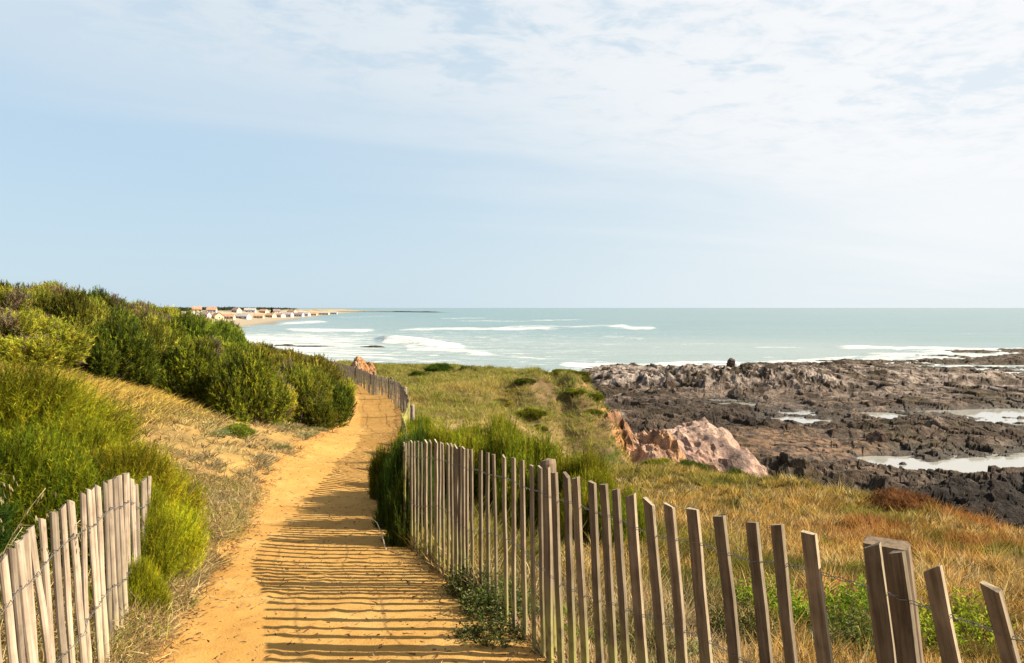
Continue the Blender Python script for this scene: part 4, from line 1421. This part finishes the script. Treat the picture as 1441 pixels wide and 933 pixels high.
_r = np.random.default_rng(123)
for i in range(34):
    y_ = 2.3 + 3.6 * _r.uniform() ** 1.2
    x_ = float(fence_x(np.array([y_]))[0]) + .08 + _r.uniform() * 1.0
    weed([W_BRIGHT, W_DARK, W_PALE][_r.integers(0, 3)], x_, y_, _r.uniform(.07, .17), _r.uniform(.08, .22), 'small leafy weed among the dry grass right behind the brown slat fence', 'small leafy weeds behind the right fence')
for i in range(22):
    y_ = 3.6 + 5.5 * _r.uniform() ** 1.3
    x_ = float(pxl(y_)) - .02 - abs(_r.normal(0, .22))
    weed([W_BRIGHT, W_DARK, W_PALE][_r.integers(0, 3)], x_, y_, _r.uniform(.05, .12), _r.uniform(.05, .13), 'small leafy weed in the dry verge on the left side of the sand path', 'small leafy weeds on the left verge')


# ------------------------------------------------------------------ fences
def slat_mesh(h, w, th, seed, round_=False, bow=0.0, edge=False):
    """a split or sawn slat, base at z=0, width along x"""
    r = np.random.default_rng(seed)
    nz = 8
    if round_:
        prof = [(-.5, -.25), (-.32, -.5), (.05, -.55), (.36, -.42), (.5, -.15), (.42, .35), (.1, .5), (-.35, .45), (-.5, .15)]
    else:
        e = .06
        prof = [(-.5 + e, -.5), (.5 - e, -.5), (.5, -.5 + e * 2), (.5, .5 - e * 2), (.5 - e, .5), (-.5 + e, .5), (-.5, .5 - e * 2), (-.5, -.5 + e * 2)]
    k = len(prof)
    V = []
    wob = np.cumsum(r.normal(0, .0016, nz)); wob2 = np.cumsum(r.normal(0, .0016, nz))
    ws = 1 + r.normal(0, .03, nz)
    tilt = r.uniform(-.012, .012)
    for i in range(nz):
        t = i / (nz - 1)
        for (a, b) in prof:
            x = a * w * ws[i] + wob[i] + bow * math.sin(math.pi * t)
            y = b * th + wob2[i]
            z = t * h
            if i == nz - 1: z += tilt * a * 2 + (r.normal(0, .0018))
            V.append((x, y, z))
    F_ = []
    for i in range(nz - 1):
        for j in range(k):
            j2 = (j + 1) % k
            F_.append((i * k + j, i * k + j2, (i + 1) * k + j2, (i + 1) * k + j))
    F_.append(tuple(range(k))[::-1]); F_.append(tuple((nz - 1) * k + j for j in range(k)))
    me = bpy.data.meshes.new('slat')
    me.from_pydata(V, [], F_)
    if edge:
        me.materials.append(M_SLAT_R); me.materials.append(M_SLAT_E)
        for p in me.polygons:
            if abs(p.normal.x) > .6 or p.normal.z > .7: p.material_index = 1  # narrow sides and top get the painted sunlit tone
    return me


def place(o, base, top, yaw):
    """stand an object from base towards top, its width turned to yaw"""
    z = (Vector(top) - Vector(base)).normalized()
    x = Vector((math.cos(yaw), math.sin(yaw), 0))
    y = z.cross(x).normalized(); x = y.cross(z)
    o.matrix_local = Matrix.Translation(base) @ Matrix((x, y, z)).transposed().to_4x4()


def wire(parent, pts, name='wire', amp=.004, r=.0013, turns=9):
    """two strands twisted between the slats"""
    b = MB()
    P_ = [Vector(p) for p in pts]
    for ph in (0, math.pi):
        q = []
        for a, c in zip(P_[:-1], P_[1:]):
            L = (c - a).length
            n = max(6, int(L / .008) if L < .5 else 10)
            tw = max(1, round(L / .045))
            side = (c - a).cross(Vector((0, 0, 1))).normalized()
            for i in range(n):
                t = i / n
                w = 2 * math.pi * tw * t * .5 + ph
                # strands part at the slat to pass before and behind it
                s_ = amp + .007 * max(0, 1 - min(t, 1 - t) * L / .022) 
                q.append(a.lerp(c, t) + side * (math.cos(w) * s_ if .25 < t * 1 < .75 or True else 0) + Vector((0, 0, math.sin(w) * amp)))
        q.append(P_[-1])
        b.tube([tuple(v) for v in q], r, 5)
    return b.build(name, M_WIRE, parent, True)


def gz(x, y): return float(ground(np.array([x]), np.array([y]))[0])


def post_mesh(r, h, seed, square=False):
    rr = np.random.default_rng(seed)
    b = MB()
    n = 14
    V = []; F_ = []
    zs = [0, h * .3, h * .6, h * .9, h - .02, h]
    for i, z in enumerate(zs):
        sc = 1 - (.10 if i == len(zs) - 1 else 0)
        for k in range(n):
            w = 2 * math.pi * k / n
            q = r * sc * (1 + .05 * math.sin(3 * w + seed) + .02 * rr.normal())
            V.append((q * math.cos(w), q * math.sin(w), z + (.01 * math.cos(w + seed) if i >= 4 else 0)))
    for i in range(len(zs) - 1):
        for k in range(n):
            k2 = (k + 1) % n
            F_.append((i * n + k, i * n + k2, (i + 1) * n + k2, (i + 1) * n + k))
    V.append((0, 0, h + .012)); c = len(V) - 1
    for k in range(n):
        F_.append(((len(zs) - 1) * n + k, (len(zs) - 1) * n + (k + 1) % n, c))
    me = bpy.data.meshes.new('post'); me.from_pydata(V, [], F_)
    return me


def right_fence():
    tops = [(570, 622), (574.5, 622), (579, 621), (583, 622), (588, 621), (593, 622), (599, 621), (606, 621.5), (613, 621), (618.5, 623), (624, 624), (630, 624.5), (635.5, 626), (641, 628), (646, 629), (651, 630), (657, 632),
            (664, 633), (674, 635), (685, 637), (696, 639), (709, 642), (721, 645), (734, 649), (747, 655), (757.5, 657), (768, 660), (782, 664), (797, 668), (813, 672), (831, 678), (848, 681), (867, 689), (887, 697),
            (913, 705), (941, 711), (975, 716), (1013, 726), (1055, 735), (1094, 738), (1142, 749), (1229, 768), (1263, 778), (1314, 800), (1391, 825), (1492, 852), (1625, 890)]
    t0 = empty('slat_fence', (0, 3.8, gz(.15, 3.8)), 0, label='weathered brown slat fence with two twisted wires on the right of the sand path', cat='fence')
    off = Vector(t0.location)
    tp = []; up = []; lo = []
    o = np.argsort(FENCE[:, 1])
    for i, (px, py) in enumerate(tops):
        d = float(np.interp(px, FENCE[o, 1], FENCE[o, 0]))
        if px < 579: d = 6.6 + (579 - px) * .045
        x = tx(px) * d
        top = Vector((x, d, CZ - (py - 433) / F * d))
        lean = np.interp(px, [600, 757, 830, 915, 1055, 1142, 1263, 1314, 1391], [.0, 1.2, 3.0, 5.0, 6.5, 7.5, 8.2, 12, 15.5])
        h = .93
        bx = x + math.tan(R(lean)) * h
        base = Vector((bx, d + .01, 0)); base.z = min(gz(bx, d) - .05, top.z - .86)
        h = (top - base).length
        j = min(i, len(tops) - 2)
        d2 = float(np.interp(tops[j + 1][0], FENCE[o, 1], FENCE[o, 0])); d1 = float(np.interp(tops[j][0], FENCE[o, 1], FENCE[o, 0]))
        yaw = math.atan2(d2 - d1, tx(tops[j + 1][0]) * d2 - tx(tops[j][0]) * d1) if px > 579 else -1.2
        if px < 579: yaw = -1.2
        near = px > 760
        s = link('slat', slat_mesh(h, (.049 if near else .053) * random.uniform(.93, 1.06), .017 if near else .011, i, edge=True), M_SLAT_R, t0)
        place(s, tuple(base - off), tuple(top - off), yaw + random.uniform(-.10, .10))
        zv = (top - base).normalized()
        nrm = Vector((math.sin(yaw), -math.cos(yaw), 0)) * .013
        sag = .006 * math.sin(i * 1.7)
        up.append(top - zv * (.125 + sag) - off); lo.append(top - zv * (.49 + .03 * math.sin(i * .5)) - off); tp.append(top)
    wire(t0, up); wire(t0, lo)
    hid = MB()
    y = 6.75
    r = random.Random(9)
    while y < 18.8:
        x = float(np.interp(y, [6.7, 9.4, 13.5, 19], [-.90, -1.25, -1.86, -2.44])) + r.uniform(-.01, .01)
        g = gz(x, y); hh = .84 + r.uniform(-.03, .03)
        hid.box(x - .007 - off.x, x + .007 - off.x, y - .026 - off.y, y + .026 - off.y, g - .05 - off.z, g + hh - off.z)
        y += .115
    ho = hid.build('slat', M_SLAT_R, t0); ho['kind'] = 'stuff'
    # posts behind the slats
    for (px, py, d, r, sd) in [(770, 648, 3.97, .042, 1), (1246, 763, 2.33, .053, 4)]:
        x = tx(px) * d; zt = CZ - (py - 433) / F * d
        lean = .03 if px < 1000 else .12
        b = Vector((x + lean, d, gz(x, d) - .1)); tpv = Vector((x, d, zt))
        pm = post_mesh(r, (tpv - b).length, sd) if px < 1000 else slat_mesh((tpv - b).length, .125, .07, 77, False)
        p = link('post', pm, M_SLAT_R, t0)
        place(p, tuple(b - off), tuple(tpv - off), 0 if px < 1000 else -.55)


def left_fence():
    F_L = np.array([(2.35, 2), (2.75, 57), (3.1, 99), (3.5, 137), (4.2, 178), (5.0, 210)])
    tops = [(-62, 842), (-46, 826), (-30, 812), (-14, 798), (2, 786), (13, 773), (24, 762), (35, 752), (41, 744), (57, 730), (74, 721), (86, 713), (99, 705), (112, 695), (123, 689), (129, 688), (137, 683), (147, 680),
            (154, 675), (159, 673), (167, 670), (174.5, 666), (179, 667), (184, 674), (188.5, 681), (193, 680), (198.5, 678), (204, 674), (210, 670)]
    t0 = empty('slat_fence', (-1.7, 3.1, gz(-1.7, 3.1)), 0, label='bleached pale slat fence at lower left with broom growing through its end', cat='fence')
    off = Vector(t0.location)
    up = []; lo = []
    for i, (px, py) in enumerate(tops):
        d = float(np.interp(px, F_L[:, 1], F_L[:, 0])) if px >= 2 else 2.35 + (px - 2) * .006
        x = tx(px) * d
        top = Vector((x, d, CZ - (py - 433) / F * d))
        lean = np.interp(px, [0, 60, 140, 180, 210], [4.8, 5.0, 2.2, .8, -.5]) + random.uniform(-1.2, 1.2)
        if px in (41,): lean += 3
        bx = x + math.tan(R(lean)) * .9
        base = Vector((bx, d + .02, 0)); base.z = min(gz(bx, d) - .05, top.z - .82)
        yaw = math.atan2(.9, -.22)
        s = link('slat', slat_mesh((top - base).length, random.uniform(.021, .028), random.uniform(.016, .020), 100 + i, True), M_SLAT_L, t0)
        place(s, tuple(base - off), tuple(top - off), 1.0 + random.uniform(-.3, .3))
        zv = (top - base).normalized()
        up.append(top - zv * (.14 + .012 * math.sin(i)) - off)
        lo.append(top - zv * (.50 + .02 * math.sin(i * .7)) - off)
    nrm = Vector((.014, -.012, 0))
    wire(t0, [p + nrm for p in up]); wire(t0, [p + nrm for p in lo])


def far_fence():
    # along the right side of the path beyond the hedge, and on behind the thicket
    pts = [(19.0, 577, 573, .62), (21.0, 573, 556, .8), (23.0, 569, 548, .8), (25.5, 562, 538, .8), (27.5, 549, 533.5, .8), (31.0, 524, 526.5, .8), (33.5, 505, 518.5, .8), (37.5, 473, 510, .8), (42, 440, 501, .8), (48, 400, 492, .8)]
    A = [Vector((tx(p) * d, d, CZ - (q - 433) / F * d)) for d, p, q, h in pts]
    t0 = empty('slat_fence', (A[4].x, A[4].y, gz(A[4].x, A[4].y)), 0, label='distant grey slat fence that follows the far bend of the path', cat='fence')
    off = Vector(t0.location)
    r = random.Random(4)
    allp = []
    for k, (a, c) in enumerate(zip(A[:-1], A[1:])):
        L = ((c - a).xy).length
        n = int(L / .115)
        for i in range(n):
            t = i / n
            p = a.lerp(c, t)
            p.z += r.uniform(-.025, .025)
            allp.append((p, math.atan2(c.y - a.y, c.x - a.x)))
    stuff = MB()
    cnt = 0
    for i, (p, yaw) in enumerate(allp):
        h = .88
        base = Vector((p.x + r.uniform(-.03, .03), p.y + r.uniform(-.03, .03), min(p.z - .78, gz(p.x, p.y) - .05)))
        if cnt < 100:
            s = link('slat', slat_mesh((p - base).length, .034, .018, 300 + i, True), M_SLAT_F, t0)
            place(s, tuple(base - off), tuple(p - off), yaw + r.uniform(-.3, .3))
            cnt += 1
        else:
            dx, dy = math.cos(yaw) * .022, math.sin(yaw) * .022; nx, ny = -math.sin(yaw) * .01, math.cos(yaw) * .01
            b0 = base - off; q = p - off
            V = [(b0.x + sx * dx + sn * nx, b0.y + sx * dy + sn * ny, b0.z) for sx, sn in ((-1, -1), (1, -1), (1, 1), (-1, 1))] + [(q.x + sx * dx + sn * nx, q.y + sx * dy + sn * ny, q.z) for sx, sn in ((-1, -1), (1, -1), (1, 1), (-1, 1))]
            stuff.add(V, [(0, 3, 2, 1), (4, 5, 6, 7), (0, 1, 5, 4), (1, 2, 6, 5), (2, 3, 7, 6), (3, 0, 4, 7)])
    so_ = stuff.build('slat', M_SLAT_F, t0); so_['kind'] = 'stuff'
    wire(t0, [tuple(p - off - Vector((0, 0, .13))) for p, _ in allp[::4]], r=.003)
    wire(t0, [tuple(p - off - Vector((0, 0, .50))) for p, _ in allp[::4]], r=.003)
    for px, d, ty in [(577.5, 19.0, 570), (524.5, 31.2, 523), (501, 34, 515), (549, 27.6, 531), (568, 23.2, 545), (470, 38, 507)]:
        x = tx(px) * d; g = gz(x, d)
        p = link('post', post_mesh(.055, CZ - (ty - 433) / F * d - g + .1, int(px)), M_SLAT_F, t0)
        p.location = Vector((x + .04, d + .05, g - .1)) - off


right_fence(); left_fence(); far_fence()


# ------------------------------------------------------------------ rocks that stand alone
def rock_obj(name, loc, size, seed, cols, label, mat=None, sub=5, rz=0, flat=.5, cat='rock', group=None, crack=.16, pts=None, tilt=(0, 0)):
    bm = __import__('bmesh').new()
    __import__('bmesh').ops.create_icosphere(bm, subdivisions=sub, radius=1)
    me = bpy.data.meshes.new(name); bm.to_mesh(me); bm.free()
    n = len(me.vertices)
    v = np.empty(n * 3); me.vertices.foreach_get('co', v); v = v.reshape(-1, 3)
    r = np.random.default_rng(seed)
    # cut with random planes for facets
    for i in range(26):
        d = r.normal(size=3); d /= np.linalg.norm(d)
        k = r.uniform(.62, .93)
        s_ = v @ d
        v = v - d * (np.maximum(s_ - k, 0) * .92)[:, None]
    q = v * 1.7 + seed
    nn = norm(v)
    q2 = v * np.array([1.2, 1.2, 3.4]) + seed * 3
    v = v + nn * (.16 * fbm(q[:, 0], q[:, 1], q[:, 2], oct=5) + crack * (ridged(q[:, 0] * 1.3, q[:, 1] * 1.3, q[:, 2] * 1.3, oct=4) - .5) + .10 * (ridged(q2[:, 0], q2[:, 1], q2[:, 2], oct=4) - .5) - .09 * sstep(.86, .97, ridged(q[:, 0] * .9 + 4, q[:, 1] * .9, q[:, 2] * .9, oct=2)))[:, None]
    v = v * np.array(size)
    c = pick([cols[0]], n, None, .02)
    f = fbm(q[:, 0] * .9, q[:, 1] * .9, q[:, 2] * .9, oct=4); f2 = fbm(q[:, 0] * 3, q[:, 1] * 3, q[:, 2] * 3, oct=3)
    c = mixw(c, cols[1], sstep(-.1, .4, f)); c = mixw(c, cols[2], sstep(.05, .45, f2 - .4 * f))
    me.vertices.foreach_set('co', v.astype(np.float32).ravel())
    a = me.color_attributes.new('Col', 'FLOAT_COLOR', 'POINT')
    a.data.foreach_set('color', np.c_[c, np.ones(n)].astype(np.float32).ravel())
    me.materials.append(mat or M_OUT)
    me.update()
    o = link(name, me, None, None, loc)
    o.rotation_euler = (R(tilt[0]), R(tilt[1]), rz)
    tag(o, label, cat, group)
    return o


PINK = [(.44, .27, .205), (.50, .345, .27), (.20, .135, .11)]
ORG = [(.52, .24, .085), (.50, .31, .17), (.24, .12, .06)]
DK = [(.06, .05, .042), (.12, .09, .07), (.04, .035, .03)]
rock_obj('rock_outcrop', (7.3, 31.0, 1.4), (3.7, 3.6, 4.5), 3, PINK, 'large pink rock outcrop sloping down behind the grass edge', sub=6, tilt=(0, -5))
rock_obj('rock_outcrop', (4.85, 26.6, 2.9), (1.75, 2.2, 3.9), 8, [(.50, .27, .14), (.50, .33, .24), (.26, .15, .10)], 'steep pale pink rock at the foot of the orange cliff', sub=6, tilt=(0, -14))
rock_obj('rock_outcrop', (3.75, 27.3, 3.5), (1.25, 2.3, 3.35), 12, ORG, 'orange rock face dropping from the green headland', sub=6, tilt=(0, -12))
rock_obj('rock_outcrop', (9.9, 30.8, .8), (1.5, 2.2, 2.9), 17, PINK, 'pink shoulder at the low right end of the large outcrop', sub=6, tilt=(0, -18))
rock_obj('boulder', (tx(504) * 41, 41.0, CZ - 3.35), (.62, .7, .80), 21, ORG, 'orange pointed boulder beyond the distant fence, against the surf', rz=.4)
rock_obj('boulder', (tx(519) * 42, 42.0, CZ - 3.45), (.42, .5, .62), 22, ORG, 'smaller orange boulder leaning on the pointed one')
rock_obj('boulder', (tx(1029) * 112, 112.0, 2.2), (.75, .75, .80), 31, [(.16, .12, .10), (.24, .19, .16), (.09, .07, .06)], 'dark standing rock on the skyline of the pale reef', mat=M_ROCK)
rock_obj('boulder', (tx(1236) * 57, 57.0, .35), (.85, .8, .9), 32, [(.14, .08, .06), (.2, .12, .08), (.06, .05, .04)], 'dark reddish boulder at the tip of the large tide pool', mat=M_ROCK)
for (px, d, s_, lab) in [(1291, 47.5, .32, 'small dark rock standing in the middle of the large tide pool'), (1310, 48.6, .2, 'tiny rock in the large tide pool, right of the small dark one'),
                         (1365, 46.6, .42, 'dark rock in the tide pool close to the black ridge'), (1270, 50.8, .2, 'tiny rock near the upper rim of the large tide pool')]:
    rock_obj('boulder', (tx(px) * d, d, .05), (s_ * 1.6, s_, s_ * .7), int(px), DK, lab, mat=M_ROCK, sub=3)
for (px, d, w, lab) in [(433, 198, 8.5, 'long black reef in the white surf beyond the dune scrub'), (402, 201, 4.0, 'short black reef left of the long one in the surf'), (524, 197, 4.2, 'small black reef in the surf left of the breaking wave')]:
    rock_obj('reef', (tx(px) * d, d, .0), (w, 2.2, .75), int(px), DK, lab, mat=M_ROCK, sub=5, crack=.35)
_r = np.random.default_rng(9)
_pm = []
for k in range(4):
    o_ = rock_obj('pebble', (0, 0, -50), (1, .8, .55), 200 + k, [(.30, .19, .10), (.40, .27, .16), (.18, .11, .07)], 'small stone lying on the trodden sand of the path', sub=2)
    _pm.append(o_.data); bpy.data.objects.remove(o_)
for i in range(70):
    y_ = 3.3 + 7 * _r.uniform() ** 1.6
    x_ = float(pxl(y_)) + (float(pxr(y_)) - float(pxl(y_)) + .1) * _r.uniform()
    o_ = link('pebble', _pm[i % 4], None, None, (x_, y_, float(ground(np.array([x_]), np.array([y_]), False)[0]) - .010))
    q_ = _r.uniform(.005, .013); o_.scale = (q_, q_, q_); o_.rotation_euler = (0, 0, _r.uniform(0, 6.28))
    tag(o_, 'small stone lying on the trodden sand of the path', 'pebble', 'pebbles on the sand path')


# low spit of stones on the horizon
def spit():
    n = 240
    b = []
    xs = np.linspace(-385, -118, n)
    for i, x in enumerate(xs):
        y = 1750 + 90 * math.sin(i * .02)
        hh = (2.3 + 1.0 * float(fbm(np.array([x * .05]), np.array([1.0]), oct=3)[0])) * sstep(-116, -190, x)
        w = 9
        for k, (u, z) in enumerate([(-1, -1.5), (-.5, hh * .7), (0, hh), (.5, hh * .7), (1, -1.5)]):
            b.append((x, y + u * w, z))
    me = mesh_np('reef', np.array(b), [grid_faces(n, 5)], False, np.tile(np.array([.16, .15, .13]), (len(b), 1)))
    o = link('breakwater', me, M_ROCK)
    tag(o, 'long low dark breakwater of stones reaching out from the far shore', 'breakwater')


spit()


for (px, d, w, wh, rh, rf_, wl_, rz, lab) in [
        (277, 560, 7, 2.8, 2.2, M_TILE2, M_CREAMW, 20, 'cream house half hidden between the orange roof and the purple roof'), (298, 610, 8, 3.0, 2.4, M_TILE, M_WHITEW, 12, 'brick roofed house peeping over the purple roof'),
        (333, 690, 7, 3.0, 2.6, M_SLATE, M_CREAMW, -25, 'small dark roofed house behind the long cream one'), (352, 760, 12, 3.2, 2.4, M_GREYR, M_WHITEW, 10, 'grey roofed house behind the cream bungalow'),
        (371, 830, 9, 3.0, 2.2, M_TILE, M_CREAMW, -15, 'small tiled house left of the pointed tree in the rear row'), (388, 900, 11, 3.0, 2.6, M_SLATE, M_WHITEW, 25, 'dark roofed house in the rear row right of the pointed tree'),
        (411, 1010, 14, 4.0, 2.6, M_TILE2, M_CREAMW, -30, 'taller cream house in the rear row of the far village'), (426, 1080, 12, 3.2, 2.4, M_GREYR, M_WHITEW, 18, 'pale house at the end of the rear row')]:
    house(px, d, w, 7, wh, rh, rf_, wl_, rz, lab, d < 700)


# dark wood behind the far houses
def far_wood():
    L = Leaves()
    n = 2600
    y = rng.uniform(560, 1500, n)
    u = 95 + rng.uniform(0, 1, n) * 240
    x = np.interp(y, _WL[:, 0], _WL[:, 1]) - u
    z = coast_z(x, y)
    i = np.repeat(np.arange(n), 26)
    m = len(i)
    hh = (1.2 + 1.6 * rng.uniform(0, 1, n) + 1.2 * fbm(x * .02, y * .02, oct=2)) * (1 + y / 2600)
    p = np.stack([x[i], y[i], z[i]], 1) + rng.normal(0, 1, (m, 3)) * np.array([2.2, 2.2, 0]) + np.array([0, 0, 1]) * (hh[i] * rng.uniform(0, .9, m))[:, None]
    L.blades(p, rng.normal(0, 1, (m, 3)) + np.array([0, 0, .8]), rng.uniform(.9, 1.9, m), rng.uniform(.8, 1.5, m), np.zeros((m, 3)), pick([(.045, .065, .035), (.07, .09, .045), (.035, .045, .03)], m), 1)
    tag(link('far_woodland', L.mesh('far_woodland'), M_GRASS), kind='stuff')


far_wood()


def pointed_tree():
    d = 760; x = tx(382.5) * d; z = float(coast_z(np.array([x]), np.array([float(d)]))[0])
    t = empty('conifer_tree', (x, d, z - .2), 0, label='pointed dark conifer standing above the roofs across the bay', cat='tree')
    b = MB(); b.tube([(0, 0, 0), (0, .05, 4), (.05, 0, 8)], [.28, .2, .05], 7); b.build('trunk', M_STEM, t)
    L = Leaves(); m = 1600
    h = rng.uniform(1.0, 8.6, m); a = rng.uniform(0, 6.28, m); r = (1 - (h - 1) / 8) * 1.9 * np.sqrt(rng.uniform(.1, 1, m)) * (1 + .3 * np.sin(h * 5))
    L.blades(np.stack([r * np.cos(a), r * np.sin(a), h], 1), np.stack([np.cos(a), np.sin(a), np.full(m, .2)], 1) + rng.normal(0, .3, (m, 3)), np.full(m, .7), np.full(m, .35), np.zeros((m, 3)), pick([(.03, .05, .03), (.05, .07, .035)], m), 1)
    link('crown', L.mesh('crown'), M_GRASS, t)


pointed_tree()


# ------------------------------------------------------------------ wild oats by the left fence and dead twigs
M_STRAW = plain('straw', (.45, .36, .17), .7, nscale=40)


def wild_oat(x, y, h, lean, seed, label):
    r = np.random.default_rng(seed)
    z = gz(x, y)
    t = empty('wild_oat', (x, y, z - .02), 0, label=label, cat='grass stalk', group='wild oats behind the left fence')
    tt = np.linspace(0, 1, 14)
    p = np.stack([lean * tt ** 2.2, .05 * tt, h * (tt - .10 * tt ** 3)], 1)
    b = MB(); b.tube(p, np.linspace(.0022, .0010, 14), 5); b.build('stem', M_STRAW, t, True)
    L = Leaves()
    n = 34
    k = r.uniform(.62, 1.0, n)
    q = np.stack([np.interp(k, tt, p[:, j]) for j in range(3)], 1)
    sgn = r.choice([-1, 1], n)
    arm = np.stack([.03 * sgn + .02, r.normal(0, .02, n), -.01 - .02 * r.uniform(0, 1, n)], 1) * r.uniform(.5, 1.4, n)[:, None]
    L.blades(q, arm, np.linalg.norm(arm, axis=1), np.full(n, .0020), np.zeros((n, 3)), pick([(.4, .34, .16)], n), 1)
    for j in range(2):
        L.blades(q + arm, np.stack([.3 * sgn + r.normal(0, .2, n), r.normal(0, .3, n), np.full(n, -1.0)], 1), r.uniform(.016, .026, n), np.full(n, .0048), np.zeros((n, 3)), pick([(.50, .43, .24), (.40, .34, .17)], n), 2)
    link('seed_head', L.mesh('seed_head'), M_GRASS, t)
    L = Leaves()
    L.blades(np.zeros((7, 3)) + np.array([0, 0, .01]), r.normal(0, .3, (7, 3)) + np.array([0, 0, 1]), r.uniform(.25, .5, 7), np.full(7, .006), r.normal(0, .25, (7, 3)), pick([(.4, .38, .14)], 7), 2)
    link('leaf', L.mesh('leaf'), M_GRASS, t)


for i, (x, y, h, l, lab) in enumerate([
        (-1.92, 2.75, 1.06, .28, 'tall wild oat arching right above the nearest pale slats'),
        (-1.86, 2.62, .96, .22, 'second wild oat, a little lower than the tall arching one'),
        (-1.80, 2.70, .88, .14, 'straighter wild oat just behind the pale slats'),
        (-2.15, 3.1, 1.02, .12, 'wild oat at the left edge against dark broom'),
        (-1.98, 3.05, .86, .30, 'short wild oat bending towards the fence top')]):
    wild_oat(x, y, h, l, 50 + i, lab)


def twig(pts, r, label):
    b = MB(); b.tube(pts, np.linspace(r, r * .4, len(pts)), 6)
    o = b.build('dead_twig', plain('bleached_twig', (.55, .42, .30), .8), None, True)
    tag(o, label, 'twig')


z0 = gz(-1.12, 6.9)
twig([(-.98, 6.5, z0 + .02), (-1.05, 6.6, z0 + .06), (-1.10, 6.75, z0 + .12), (-1.16, 6.85, z0 + .20), (-1.23, 6.9, z0 + .24)], .007, 'pale curved dead twig at the foot of the dark bush')
